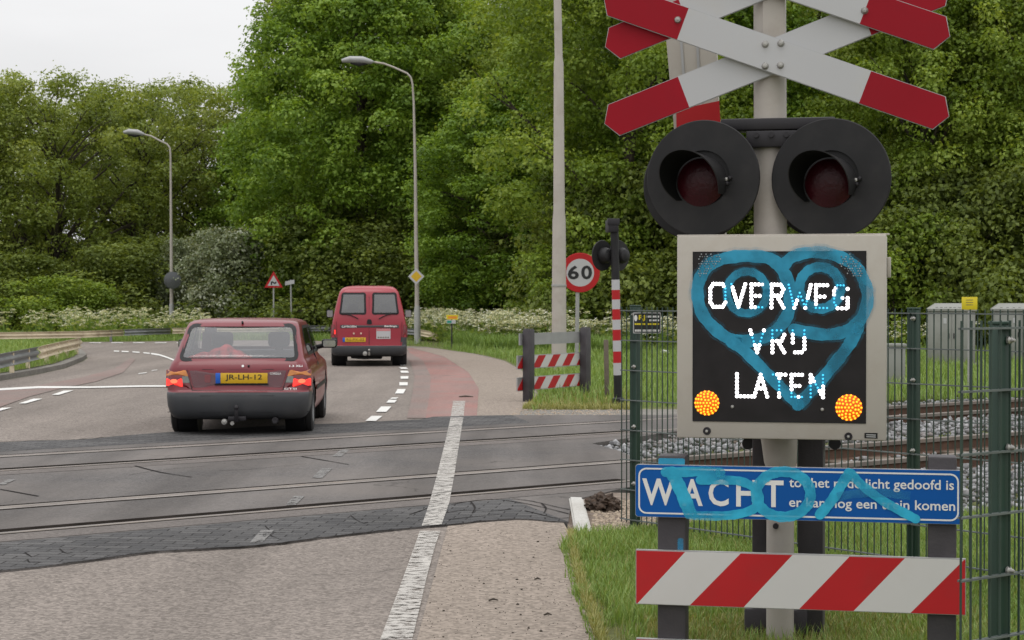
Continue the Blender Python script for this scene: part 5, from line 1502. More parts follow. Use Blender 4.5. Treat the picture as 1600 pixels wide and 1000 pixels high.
# ---------------------------------------------------------------- dark red hatchback
#        z     yr    yf    w     rr   rf   bow
HB = [(.185, .16, 3.80, .715, .14, .30, .05), (.21, .07, 3.95, .760, .15, .32, .05), (.26, .025, 4.03, .795, .16, .34, .05), (.34, .005, 4.08, .818, .16, .34, .05), (.44, .0, 4.09, .826, .16, .34, .05),
      (.485, .012, 4.08, .826, .16, .34, .05), (.505, .045, 4.06, .822, .15, .34, .045), (.55, .070, 4.04, .823, .12, .34, .04), (.64, .085, 4.00, .822, .11, .36, .04), (.71, .095, 3.90, .815, .11, .38, .04), (.755, .105, 3.70, .806, .11, .40, .04),
      (.80, .130, 3.30, .790, .11, .40, .04), (.83, .150, 3.02, .772, .11, .35, .04), (.86, .178, 2.92, .752, .11, .30, .04), (.95, .268, 2.78, .730, .12, .26, .04), (1.05, .372, 2.63, .706, .12, .24, .04), (1.15, .480, 2.48, .680, .12, .22, .04),
      (1.22, .560, 2.37, .666, .13, .22, .04), (1.265, .615, 2.28, .652, .12, .22, .045), (1.30, .665, 2.20, .636, .13, .22, .05), (1.325, .735, 2.10, .60, .18, .25, .05), (1.342, .88, 1.98, .53, .25, .25, .05), (1.350, 1.15, 1.8, .33, .22, .22, .04)]
KZ = lambda z: z if z < .86 else .86+(z-.86)*.915
HB = [(KZ(r[0]),)+r[1:] for r in HB]
hatch = empty('hatchback_car', (0, 0, 0), 0, 'dark red hatchback with grey bumper and lit tail lamps leaving the crossing', 'car')
sh = Shell(HB)
rearw = round_poly([(-.676, .838), (.676, .838), (.606, KZ(1.290)), (-.606, KZ(1.290))], .085)
hole_r = loop_inset(rearw, .030)
glass_r = loop_inset(rearw, .040)
sidew1 = round_poly([(.86, .885), (1.72, .885), (1.72, KZ(1.262)), (1.02, KZ(1.262)), (.80, KZ(1.10))], .05)
sidew2 = round_poly([(1.78, .885), (2.72, .885), (2.52, 1.05), (2.28, KZ(1.255)), (1.78, KZ(1.262))], .05)
zs = [.185, .195, .21, .235, .26, .30, .34, .39, .44, .465, .485, .493, .505, .52, .55, .58, .61, .64, .675, .71, .73, .755, .78, .80, .815, .83, .837, .845]
z = .855
while z < 1.298: zs.append(z); z += .0125
zs += [1.30, 1.312, 1.325, 1.334, 1.342, 1.347, 1.350]
zs = [KZ(q) for q in zs]
holes = [lambda x, y, z: y < 1.0 and in2(hole_r, x, z),
         lambda x, y, z: abs(x) > .45 and (in2(loop_inset(sidew1, .03), y, z) or in2(loop_inset(sidew2, .03), y, z)),
         lambda x, y, z: y > 2.2 and abs(x) < .50 and .93 < z < 1.17,
         lambda x, y, z: abs(x) > .6 and z < .66 and ((y-.76)**2+(z-.30)**2 < .335**2 or (y-3.22)**2+(z-.30)**2 < .335**2)]
bodyo = sh.mesh(zs, holes, None, lambda x, y, z: 1 if (z < .49 and y < .45) else 0).build('body', [M['car_red'], M['bumper']], hatch, smooth=40)
rs = lambda o: (lambda x, z: (x, sh.rear(x, z)-o, z))
rs1 = lambda o: (lambda p: (p[0], sh.rear(*p)-o, p[1]))
ss = lambda o, s: (lambda y, z: (s*(sh.side(y, z)+o), y, z))
b = MB(); surf_band(b, rearw, glass_r, rs(.006)); surf_band(b, loop_inset(rearw, -.004), rearw, rs(.001)); seal = b.build('rear_window', M['trim'], hatch)
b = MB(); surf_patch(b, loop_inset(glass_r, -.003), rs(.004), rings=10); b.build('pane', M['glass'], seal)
for s in (1, -1):
    for w in (sidew1, sidew2):
        b = MB(); surf_band(b, w, loop_inset(w, .035), ss(.005, s)); wn_ = b.build('side_window', M['trim'], hatch)
        b = MB(); surf_patch(b, loop_inset(w, .032), ss(.0035, s)); b.build('pane', M['glass_dark'], wn_)
    # rub strip and sill, door seam
    b = MB(); st = [(1.1, .47), (2.95, .47), (2.95, .52), (1.1, .52)]; surf_patch(b, st, ss(.008, s), rings=3); b.build('rub_strip', M['trim'], hatch)
    b = MB(); surf_patch(b, [(1.735, .30), (1.745, .30), (1.765, 1.235), (1.755, 1.235)], ss(.0025, s), rings=2); b.build('door_seam', M['trim'], hatch)
    b = MB(); surf_patch(b, round_poly([(1.50, .75), (1.66, .75), (1.66, .79), (1.50, .79)], .01), ss(.012, s), rings=3); b.build('door_handle', M['trim'], hatch)
    # wheel arch lining
    for yc in (.76, 3.22):
        b = MB(); b.lathe([(0, 0), (.335, 0), (.345, .12), (.345, .22)], (s*.50, yc, .30), (s, 0, 0), 36); b.build('wheel_well', M['trim'], hatch)
        make_wheel(hatch, s*.715, yc, .290, .185, s)
    # door mirror
    b = MB(); b.box(s*.80, s*.99, 2.52, 2.62, .92, 1.03, .025) if s > 0 else b.box(s*.99, s*.80, 2.52, 2.62, .92, 1.03, .025)
    b.tube([(s*.74, 2.60, .93), (s*.82, 2.58, .95)], .03, 10); mi_ = b.build('wing_mirror', M['trim'], hatch)
    b = MB(); b.slab(rrect(min(s*.82, s*.975), max(s*.82, s*.975), .935, 1.015, .02), 2.5165, 2.5190); b.build('mirror_glass', M['chrome'], mi_)
b = MB(); surf_patch(b, [(-.80, .262), (.80, .262), (.80, .268), (-.80, .268)], rs(.004), rings=2); surf_patch(b, [(-.80, .452), (.80, .452), (.80, .460), (-.80, .460)], rs(.004), rings=2); b.build('bumper_groove', M['trim'], hatch)
# boot lid lines
b = MB(); surf_patch(b, [(-.765, .740), (.765, .740), (.765, .752), (-.765, .752)], rs(.002), rings=2)
for s in (-1, 1): surf_patch(b, [(s*.500, .512), (s*.508, .512), (s*.575, .742), (s*.567, .742)], rs(.0025), rings=2)
surf_patch(b, [(-.50, .512), (.50, .512), (.50, .518), (-.50, .518)], rs(.002), rings=2); b.build('tailgate_seam', M['trim'], hatch)
b = MB(); surf_patch(b, round_poly([(-.49, .545), (.49, .545), (.545, .735), (-.545, .735)], .02), rs(.0035), rings=6); b.build('centre_panel', pm('glossy_maroon', (.075, .006, .012), .25, coat=.8), hatch)
for s in (-1, 1):
    o = [(.817, .535), (.817, .742), (.575, .742), (.495, .565), (.515, .535)]
    T = [(s*x, z) for x, z in o]
    b = MB(); surf_patch(b, round_poly(T, .015), rs(.004), rings=6); tl_ = b.build('tail_light', M['tail_red'], hatch)
    b = MB(); surf_patch(b, round_poly([(s*x, z) for x, z in ((.814, .668), (.814, .739), (.582, .739), (.553, .668))], .012), rs(.007), rings=5); b.build('indicator', M['tail_amber'], tl_)
    b = MB(); surf_patch(b, round_poly([(s*x, z) for x, z in ((.622, .600), (.622, .672), (.560, .672), (.532, .600))], .010), rs(.0075), rings=4); b.build('reversing_lamp', M['tail_clear'], tl_)
    b = MB(); surf_patch(b, round_poly([(s*x, z) for x, z in ((.814, .552), (.814, .646), (.622, .646), (.612, .552))], .012), rs(.008), rings=5); rl_ = b.build('tail_lamp', M['tail_red_lit'], tl_)
    b = MB(); cxx = .715; surf_patch(b, [(s*x, z) for x, z in circle(cxx, .615, .042, 16, rz=.024)], rs(.0095), rings=3); b.build('bulb_glow', M['tail_hot'], rl_)
# number plate
yp = sh.rear(.1, .63)-.022
b = MB(); b.box(-.19, .335, yp, yp+.012, .592, .708, .004); b.v = b.v; pl = b.build('number_plate', M['plate_yellow'], hatch)
b = MB(); b.box(-.245, -.192, yp, yp+.012, .592, .708, .004); b.build('country_strip', M['plate_blue'], pl)
b = MB(); plate_text(b, 'JR-LH-12', -.135, .275, .617, .692, lambda p: (p[0], yp-.0018, p[1]), .01); b.build('lettering', M['black_ink'], pl, smooth=0)
b = MB(); b.box(-.255, .345, yp+.004, yp+.03, .572, .590, .003); b.build('plate_frame', M['trim'], pl)
b = MB()
text_on(b, 'COROLLA', [(.36, .688), (.485, .688), (.485, .712), (.36, .712)], rs1(.009), 0, .02)
b.build('badge', M['sign_letter'], hatch, smooth=0)
b = MB(); text_on(b, '1.3 XLi', [(.575, .772), (.72, .772), (.72, .795), (.575, .795)], rs1(.005), 0, .02)
b.build('badge', M['sign_letter'], hatch, smooth=0)
b = MB(); text_on(b, 'GTSi', [(.52, .520), (.66, .520), (.66, .540), (.52, .540)], rs1(.006), 0, .02)
b.build('badge', M['sign_letter'], hatch, smooth=0)
b = MB(); surf_patch(b, circle(.055, .785, .014, 12), rs(.006), rings=2)
b.build('badge', M['sign_letter'], hatch, smooth=0)
b = MB(); b.lathe([(0, -.02), (.012, -.018), (.013, 0)], (.12, sh.rear(.12, .785), .785), (0, 1, 0), 12); b.build('lock', M['trim'], hatch)
b = MB(); b.tube([(0, .66, KZ(1.29)), (0, .63, KZ(1.315))], .012, 8); b.build('washer_jet', M['trim'], hatch)
b = MB(); surf_patch(b, round_poly([(-.37, .60), (-.30, .60), (-.30, .69), (-.37, .69)], .02), rs(.008), rings=3); b.build('fog_lamp', M['tail_red'], hatch)
# tow ball, exhaust, underside
b = MB(); b.tube([(.0, .25, .20), (0, -.06, .19), (0, -.075, .24), (0, -.075, .30)], [.025, .025, .022, .018], 10); b.lathe([(0, -.03), (.02, -.025), (.028, 0), (.02, .022), (0, .03)], (0, -.075, .33), (0, 0, 1), 16)
b.box(-.10, .10, -.01, .06, .175, .225, .01); b.build('tow_bar', M['dark_steel'], hatch)
b = MB(); b.lathe([(0, -.03), (.03, -.025), (.035, 0), (.03, .03)], (-.14, .0, .165), (0, 1, 0), 14); b.lathe([(0, -.02), (.022, -.02), (.022, .03)], (-.05, -.02, .150), (0, 1, 0), 12); b.build('tow_socket', M['screw'], hatch)
b = MB(); b.tube([(.42, .5, .19), (.42, .03, .175), (.42, .025, .175), (.42, .10, .175)], [.036, .036, .028, .028], 14, cap=False); b.build('exhaust', M['dark_steel'], hatch)
b = MB(); b.box(-.62, .62, .35, 3.6, .17, .20, .01); b.box(-.5, .5, .55, .98, .24, .33, .03); b.build('underside', M['trim'], hatch)
# interior
seat(hatch, -.34, 1.75, .30); seat(hatch, .34, 1.75, .30); seat(hatch, -.33, .98, .32, .52, False); seat(hatch, .33, .98, .32, .52, False)
b = MB(); b.box(-.66, .66, .33, .90, .80, .825, .01); b.box(-.60, .60, 2.55, 2.85, .55, .90, .05); b.build('parcel_shelf', M['interior'], hatch)
bm = bmesh.new(); bmesh.ops.create_grid(bm, x_segments=30, y_segments=14, size=.5)
for v in bm.verts:
    x, y = v.co.x, v.co.y
    v.co = Vector((-.24+x*.80, .58+y*.36, .835+.19*max(0, 1-(x*2)**4)*(.62+.22*math.sin(x*9+1)+.16*math.sin(x*17)*math.cos(y*9))*max(0.1, 1-(y*2)**4)))
me = bpy.data.meshes.new('red_blanket'); bm.to_mesh(me); bm.free(); me.materials.append(M['blanket']); me.polygons.foreach_set('use_smooth', [True]*len(me.polygons))
bl_ = bpy.data.objects.new('red_blanket', me); col.objects.link(bl_)
xx = (372-800)/F_PX*20.85
hatch.location = (xx, 20.75, 0.004); hatch.rotation_euler = (0, 0, R(2.6))
tag(bl_, 'crumpled red cloth on the shelf behind the hatchback rear window', 'cloth')
bl_.matrix_world = Matrix.Translation(hatch.location) @ Matrix.Rotation(R(2.6), 4, 'Z')

# ---------------------------------------------------------------- red panel van
VN = [(.235, .14, 3.95, .77, .12, .3, .03), (.27, .05, 4.05, .83, .13, .32, .03), (.33, .012, 4.08, .852, .13, .34, .03), (.42, .0, 4.10, .860, .13, .34, .03), (.455, .006, 4.10, .861, .13, .34, .03), (.475, .035, 4.09, .858, .11, .34, .03), (.60, .045, 4.06, .860, .09, .36, .03),
      (.80, .05, 3.98, .855, .09, .40, .03), (.95, .055, 3.70, .840, .09, .40, .03), (1.02, .062, 3.30, .828, .09, .40, .03), (1.08, .070, 3.05, .815, .09, .34, .03), (1.20, .095, 2.88, .792, .09, .30, .03), (1.40, .145, 2.62, .745, .10, .28, .03), (1.60, .20, 2.36, .692, .11, .26, .03),
      (1.66, .225, 2.28, .670, .12, .26, .03), (1.72, .265, 2.18, .630, .15, .26, .03), (1.76, .32, 2.05, .575, .18, .25, .03), (1.785, .42, 1.9, .49, .2, .25, .03), (1.80, .62, 1.7, .36, .2, .2, .03)]
van = empty('panel_van', (0, 0, 0), 0, 'red panel van with two rear windows and grey bumper rounding the bend', 'van')
sv = Shell(VN)
vw = [round_poly([(s*.065, 1.155), (s*.665, 1.155), (s*.605, 1.645), (s*.075, 1.645)], .06) for s in (-1, 1)]
zs = [.235, .25, .27, .30, .33, .375, .42, .44, .455, .465, .475, .50, .54, .60, .65, .70, .75, .80, .86, .91, .95, .985, 1.02, 1.05, 1.08]
z = 1.10
while z < 1.66: zs.append(z); z += .014
zs += [1.66, 1.68, 1.70, 1.72, 1.74, 1.76, 1.772, 1.785, 1.794, 1.80]
holes = [lambda x, y, z: y < .6 and any(in2(loop_inset(w, .03), x, z) for w in vw),
         lambda x, y, z: y > 2.2 and abs(x) < .58 and 1.15 < z < 1.58,
         lambda x, y, z: abs(x) > .6 and 1.62 < y < 2.5 and 1.18 < z < 1.56,
         lambda x, y, z: abs(x) > .62 and z < .68 and ((y-.78)**2+(z-.31)**2 < .345**2 or (y-3.47)**2+(z-.31)**2 < .345**2)]
def vmat(x, y, z):
    if z < .465: return 1 if y < .5 else 0
    return 1 if (z < .635 and abs(x) > .72 and y < .35) else 0
sv.mesh(zs, holes, None, vmat).build('body', [M['van_red'], M['bumper']], van, smooth=40)
rv = lambda o: (lambda x, z: (x, sv.rear(x, z)-o, z))
rv1 = lambda o: (lambda p: (p[0], sv.rear(*p)-o, p[1]))
for w in vw:
    b = MB(); surf_band(b, w, loop_inset(w, .042), rv(.006)); surf_band(b, loop_inset(w, -.005), w, rv(.001)); q = b.build('rear_window', M['trim'], van)
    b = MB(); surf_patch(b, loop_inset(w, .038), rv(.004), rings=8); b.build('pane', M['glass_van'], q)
b = MB(); surf_patch(b, [(-.006, .48), (.006, .48), (.006, 1.76), (-.006, 1.76)], rv(.0025), rings=3)
for s in (-1, 1): surf_patch(b, [(s*.70, .48), (s*.708, .48), (s*.735, 1.0), (s*.727, 1.0)], rv(.0025), rings=3)
b.build('door_seam', M['trim'], van)
b = MB(); surf_patch(b, [(-.64, .855), (.66, .855), (.66, .925), (-.64, .925)], rv(.009), rings=3); tr_ = b.build('trim_strip', M['bumper'], van)
b = MB(); text_on(b, 'CITROËN', [(-.61, .866), (-.28, .866), (-.28, .916), (-.61, .916)], rv1(.0105), 0, .03); text_on(b, 'Berlingo', [(.34, .866), (.62, .866), (.62, .918), (.34, .918)], rv1(.0105), 0, .03); b.build('lettering', M['sign_letter'], tr_, smooth=0)
for s in (-1, 1):
    b = MB(); surf_patch(b, round_poly([(s*.735, .645), (s*.855, .645), (s*.85, .93), (s*.76, .93)], .02), rv(.005), rings=5); t_ = b.build('tail_light', M['tail_red'], van)
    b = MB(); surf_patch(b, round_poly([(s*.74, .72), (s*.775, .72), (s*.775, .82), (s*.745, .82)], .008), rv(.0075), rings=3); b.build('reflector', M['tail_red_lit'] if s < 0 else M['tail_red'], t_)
yp = sv.rear(.3, .60)-.02
b = MB(); b.box(-.535, -.075, yp, yp+.012, .548, .645, .004); pl = b.build('number_plate', M['plate_yellow'], van)
b = MB(); b.box(-.585, -.537, yp, yp+.012, .548, .645, .004); b.build('country_strip', M['plate_blue'], pl)
b = MB(); plate_text(b, 'RS-PX-02', -.50, -.11, .566, .628, lambda p: (p[0], yp-.0018, p[1])); b.build('lettering', pm('plate_print', (.20, .10, .01), .5), pl, smooth=0)
b = MB(); surf_patch(b, round_poly([(.16, .615), (.475, .615), (.475, .838), (.16, .838)], .008), rv(.006), rings=4); st_ = b.build('sticker', M['sign_white'], van)
b = MB(); surf_patch(b, [(.165, .79), (.47, .79), (.47, .833), (.165, .833)], rv(.008), rings=3); b.build('sticker_header', pm('pink_print', (.5, .16, .17), .6), st_)
b = MB()
for k in range(5): surf_patch(b, [(.19+k*.054, .635), (.225+k*.054, .635), (.225+k*.054, .660), (.19+k*.054, .660)], rv(.008), rings=2)
b.build('print', M['wood_post'], st_, smooth=0)
for x in (-.34, -.18): 
    b = MB(); b.lathe([(0, -.02), (.02, -.018), (.022, 0)], (x, sv.rear(x, .735), .735), (0, 1, 0), 14); b.build('lamp', pm('pale_lens', (.62, .45, .36), .3), van)
b = MB(); surf_patch(b, round_poly([(-.055, .94), (.065, .94), (.05, 1.05), (-.04, 1.05)], .03), rv(.012), rings=3); b.build('door_handle', M['trim'], van)
for s, x0_, x1_, za_, zb_ in ((-1, -.62, -.24, 1.17, 1.06), (1, .64, .22, 1.185, 1.06)):
    b = MB(); pts = [(x0_+(x1_-x0_)*t, sv.rear(x0_+(x1_-x0_)*t, za_+(zb_-za_)*t**2.2)-.022, za_+(zb_-za_)*t**2.2) for t in (0, .3, .6, .8, 1)]
    b.tube(pts, .011, 8); b.build('wiper', M['trim'], van)
for s in (-1, 1):
    for yc in (.78, 3.47):
        b = MB(); b.lathe([(0, 0), (.345, 0), (.355, .12), (.355, .23)], (s*.52, yc, .31), (s, 0, 0), 36); b.build('wheel_well', M['trim'], van)
        make_wheel(van, s*.755, yc, .30, .185, s)
    b = MB(); b.box(min(s*.84, s*1.0), max(s*.84, s*1.0), 2.55, 2.66, 1.06, 1.24, .03); b.tube([(s*.78, 2.62, 1.1), (s*.86, 2.6, 1.12)], .03, 8); mi_ = b.build('wing_mirror', M['trim'], van)
    b = MB(); b.slab(rrect(min(s*.855, s*.985), max(s*.855, s*.985), 1.075, 1.225, .02), 2.5465, 2.549); b.build('mirror_glass', M['lamp_grey'], mi_)
    b = MB(); surf_patch(b, round_poly([(1.60, 1.15), (2.62, 1.15), (2.35, 1.58), (1.62, 1.58)], .05), (lambda y, z, s=s: (s*(sv.side(y, z)+.004), y, z))); b.build('side_window', M['glass_dark'], van)
b = MB(); b.tube([(0, .2, .27), (0, -.07, .27), (0, -.08, .33)], [.025, .025, .018], 10); b.lathe([(0, -.03), (.022, -.02), (.028, 0), (.02, .022), (0, .03)], (0, -.08, .37), (0, 0, 1), 14); b.lathe([(0, -.03), (.05, -.02), (.05, .02)], (-.09, .0, .29), (0, 1, 0), 14); b.build('tow_bar', M['screw'], van)
b = MB(); b.box(-.66, .66, .3, 3.7, .21, .24, .01); b.tube([(-.40, .3, .22), (-.10, .28, .20), (.2, .3, .22)], .05, 10); b.box(-.3, .3, .5, 1.0, .15, .24, .04); b.build('underside', M['trim'], van)
seat(van, -.38, 2.1, .55); seat(van, .38, 2.1, .55)
b = MB(); b.box(-.70, .70, .2, 3.0, .50, .53, .01); b.box(-.70, .70, 2.75, 2.95, .6, 1.08, .05); b.build('load_floor', M['interior'], van)
xx = (577-800)/F_PX*41.3
van.location = (xx, 41.25, .004); van.rotation_euler = (0, 0, R(4.4))
# ================================================================ TREES AND PLANTS
def leaf_quads(C, Nn, size, g, aspect=.75, fold=.35):
    """bent leaf quads at points C facing Nn"""
    n = len(C)
    a = g.normal(size=(n, 3)); t = np.cross(Nn, a); t /= np.linalg.norm(t, axis=1, keepdims=True)+1e-9
    bt = np.cross(Nn, t); s = size[:, None]
    v0 = C-t*s*.5; v2 = C+t*s*.5
    v1 = C+bt*s*.5*aspect+Nn*s*fold*.5; v3 = C-bt*s*.5*aspect+Nn*s*fold*.5
    return np.stack([v0, v1, v2, v3], 1).reshape(-1, 3)
def crown_points(seed, H, Rr, z0, n_cl, shape, cl_r, lump=.22):
    """clump centres through a crown: uneven lobed envelope"""
    g = np.random.default_rng(seed); out = []
    lob = [(g.uniform(0, 6.28), g.uniform(2, 4.5), g.uniform(.5, 1.5), g.uniform(0, 6.28)) for _ in range(5)]
    tries = 0
    while len(out) < n_cl and tries < n_cl*60:
        tries += 1
        t = g.uniform(0, 1); a = g.uniform(0, 2*math.pi)
        env = shape(t)
        k = 1+lump*sum(math.sin(f*a+ph+q*t*6+p2) for ph, f, q, p2 in lob)/2.2
        rr = max(.08*Rr, env*Rr*k)
        rad = rr*(g.uniform(.0, 1)**.38)
        if g.uniform() > (rad/(Rr+1e-6))**.5+.25: continue
        p = np.array((rad*math.cos(a), rad*math.sin(a), z0+(H-z0)*t))
        if any(np.sum((p-q[:3])**2) < (cl_r*.62)**2 for q in out[-160:]): continue
        out.append((*p, rad/(rr+1e-6)))
    return np.array(out)
def make_crown(seed, H, Rr, z0, n_cl, per, leaf, shape, cl_r, up=.45, flat=.68, dens_var=.5, lump=.22):
    g = np.random.default_rng(seed+100)
    cl = crown_points(seed, H, Rr, z0, n_cl, shape, cl_r, lump)
    Cs, Ns, Ts, Ss = [], [], [], []
    for c in cl:
        r = cl_r*g.uniform(.65, 1.35); m = int(per*(r/cl_r)**2*g.uniform(1-dens_var, 1+dens_var))
        if m < 4: continue
        d = g.normal(size=(m, 3)); d[:, 2] += .35; d /= np.linalg.norm(d, axis=1, keepdims=True)
        rad = r*g.uniform(.45, 1.0, (m, 1))**.6
        # sub-lobes give ragged twig ends
        wob = 1+.35*np.sin(d[:, :1]*5+c[0])*np.cos(d[:, 1:2]*6+c[1])+.2*np.sin(d[:, 2:]*9+c[2])
        off = d*rad*wob; off[:, 2] *= flat
        Cs.append(c[:3]+off)
        nn_ = d*.75+np.array((0, 0, up))+g.normal(size=(m, 3))*.45; nn_ /= np.linalg.norm(nn_, axis=1, keepdims=True)
        Ns.append(nn_)
        base = g.normal(.46, .18)
        Ts.append(np.clip(base+g.normal(0, .16, m), 0, 1)); Ss.append(leaf*g.uniform(.6, 1.35, m))
    C, Nn, T, S = map(np.concatenate, (Cs, Ns, Ts, Ss))
    return leaf_quads(C, Nn, S, g), np.repeat(T, 4), cl
def make_trunk(seed, H, rb, cl, nlimb=26, lean=.03, thick=.06):
    g = random.Random(seed); b = MB()
    pts, rad = [], []; n_ = 9
    for i in range(n_):
        t = i/(n_-1); pts.append(Vector((lean*H*t*math.sin(seed)+.12*math.sin(t*5+seed), lean*H*t*math.cos(seed*2)+.12*math.cos(t*4+seed), H*.86*t))); rad.append(rb*(1-.88*t)*(1.35 if i == 0 else 1))
    b.tube(pts, rad, 10)
    idx = list(range(len(cl))); g.shuffle(idx)
    for k in idx[:nlimb]:
        c = Vector(cl[k][:3]); d = math.hypot(c.x, c.y)
        zb = max(H*.10, c.z-d*g.uniform(.55, 1.1)); zb = min(zb, H*.80)
        t = zb/(H*.86); i = min(n_-2, int(t*(n_-1))); f = t*(n_-1)-i
        a = pts[i].lerp(pts[i+1], f); ra = (rad[i]*(1-f)+rad[i+1]*f)*.6
        mid = a.lerp(c, .5)+Vector((g.uniform(-.25, .25), g.uniform(-.25, .25), .12*d))
        q = a.lerp(c, .8)+Vector((g.uniform(-.2, .2), g.uniform(-.2, .2), .08*d))
        ra = min(ra, thick+.012*d)
        b.tube([a, mid, q, c], [ra, ra*.62, ra*.38, .012], 6, cap=False)
        for _ in range(2):
            e = c+Vector((g.uniform(-.8, .8), g.uniform(-.8, .8), g.uniform(-.2, .8))); b.tube([mid.lerp(q, g.random()), q.lerp(e, .6), e], [ra*.3, ra*.2, .008], 5, cap=False)
    return b
sh_maple = lambda t: (math.sin(math.pi*min(1, (t*.86+.14)))**.55) if t < .75 else max(.05, (1-(t-.75)/.25)**.6*.80)
sh_open = lambda t: .45+.55*math.sin(math.pi*min(1, t*.8+.1))
sh_pine = lambda t: .85-.45*t
sh_bush = lambda t: math.sqrt(max(0.02, 1-t*t*.9))
def tree(name, seed, H, Rr, z0, n_cl, per, leaf, shape, cl_r, mat, rb, label='', cat='tree', nlimb=26, group=None, thick=.06, **kw):
    r = empty(name, (0, 0, 0), 0, label, cat, group)
    V, T, cl = make_crown(seed, H, Rr, z0, n_cl, per, leaf, shape, cl_r, **kw)
    np_mesh('crown' if cat == 'tree' else 'foliage', V, 4, M[mat], T, parent=r)
    make_trunk(seed, H, rb, cl, nlimb, thick=thick).build('trunk' if cat == 'tree' else 'stem', M['bark'], r)
    return r
def put(o, px, Y, rz=0.0, sx=1.0, sz=1.0, label=None, group=None, mat=None):
    p = P(px, 500, Y); o.location = (p.x, Y, -.05); o.rotation_euler = (0, 0, rz); o.scale = (sx, sx, sz)
    if label: o['label'] = label
    if group: o['group'] = group
    return o
def again(src, px, Y, rz, sx, sz, label, group=None, mat=None):
    c = copy_tree(src)
    put(c, px, Y, rz, sx, sz, label, group)
    return c
def remat(o, mat):
    for ch in o.children:
        if ch.name.startswith(('crown', 'foliage')):
            ch.data = ch.data.copy(); ch.data.materials[0] = M[mat]
    return o
big = tree('maple_tree', 11, 14.6, 5.2, .9, 820, 230, .135, sh_maple, .62, 'leaf_maple', .34, lump=.16)
put(big, 572, 78, 0, 1.15, 1.16, 'huge bright green maple at the centre, behind the van and lamp')
m2 = tree('maple_tree', 23, 13.5, 4.4, .7, 560, 180, .135, sh_maple, .62, 'leaf_maple', .28, lump=.25)
put(m2, 800, 69, .6, .90, .72, 'round topped green tree left of the tall pale pole')
m3 = tree('maple_tree', 37, 14.0, 4.6, .4, 560, 180, .135, sh_open, .64, 'leaf_bright', .30, lump=.25)
put(m3, 985, 60, 1.0, .95, 1.0, 'tall yellow green tree between the pale pole and the crosses')
o1 = tree('oak_tree', 5, 11.6, 4.3, 1.2, 300, 120, .14, sh_open, .60, 'leaf_oak', .26, nlimb=60, lump=.32, thick=.10)
put(o1, 95, 84, .3, 1, .98, 'open crowned tree with dark bare limbs at far left')
o2 = tree('oak_tree', 8, 11.4, 3.9, 1.3, 270, 115, .14, sh_open, .60, 'leaf_oak', .22, nlimb=60, lump=.34, thick=.10)
put(o2, 215, 88, 1.3, 1, 1.0, 'thin open tree with sky showing through, right of the far left tree')
pine = tree('pine_tree', 15, 19, 4.4, 2, 200, 300, .14, sh_pine, 1.05, 'leaf_grey', .26, lump=.2)
put(pine, 785, 88, 0, 1, 1, 'grey green tall tree top behind the maples, left of the pale pole')
# copies
again(o1, -45, 83, 2.2, 1, .98, 'open tree cut off by the left edge of the picture')
again(o2, 330, 90, 3.9, 1.05, 1.04, 'feathery tree rising behind the left street lamp beside the maple')
again(o1, 165, 97, 4.4, 1.0, .98, 'dim tree standing behind the two open trees at left', None)
again(o2, 20, 100, 5.2, 1.1, 1.08, 'dim tree behind the far left open tree', None)
again(o1, 270, 103, 1.4, 1.1, 1.12, 'dim tree filling the gap behind the left street lamp', None)
again(m2, 450, 88, 2.0, .95, .80, 'dark lower maple behind the triangle sign')
again(m3, 710, 80, 4.0, 1.0, 1.05, 'green tree between the huge maple and the pale pole')
again(m3, 900, 72, 2.6, .95, 1.05, 'yellow green tree right behind the pale pole')
again(m2, 1110, 63, 3.3, 1.0, 1.04, 'green tree behind the left warning lamp')
again(m3, 1290, 66, 5.4, 1.0, 1.0, 'yellow green tree behind the right warning lamp')
remat(again(m2, 1445, 58, 5.0, .85, .96, 'dense green tree above the first grey cabinet'), 'leaf_bright')
remat(again(m3, 1570, 61, .3, .9, 1.0, 'darker tree at the right edge above the second grey cabinet'), 'leaf_oak')
remat(again(o1, 1530, 72, .9, 1.1, 1.35, 'tall open dark tree at the upper right corner'), 'leaf_oak')
again(m3, 1720, 58, 2.9, 1.0, 1.0, 'tree cut off by the right edge of the picture, nearer than its neighbours')
back = 'trees deep in the wood behind the crossing'
for i, (px, Y) in enumerate(((480, 100), (640, 102), (860, 98), (1000, 92), (1190, 90), (1370, 92), (1500, 94), (1640, 88))):
    again(pine, px, Y, i*1.3, 1.1, 1.0, 'grey green tree deep in the wood behind the front trees', back)
# bushes along the foot of the wood
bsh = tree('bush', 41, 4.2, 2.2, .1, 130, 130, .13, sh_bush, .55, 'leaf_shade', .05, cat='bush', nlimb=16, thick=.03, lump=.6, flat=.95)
put(bsh, 500, 76, 0, 1.3, 1.2, 'dark bush behind the red van at the foot of the maple')
bs2 = tree('bush', 43, 3.8, 2.0, .1, 110, 130, .13, sh_bush, .52, 'leaf_bright', .05, cat='bush', nlimb=16, thick=.03, lump=.6, flat=.95)
put(bs2, 105, 76, 0, 1.0, .60, 'bright yellow green bush above the left guard rails')
haw = tree('hawthorn_bush', 47, 4.4, 2.1, .2, 95, 210, .13, sh_bush, .62, 'leaf_hawthorn', .07, cat='bush', nlimb=20, thick=.03, lump=.3)
put(haw, 358, 76, 0, .92, 1.0, 'pale whitish flowering bush left of the triangle sign')
again(haw, 293, 80, 2.0, .75, .92, 'flowering bush close behind the left street lamp')
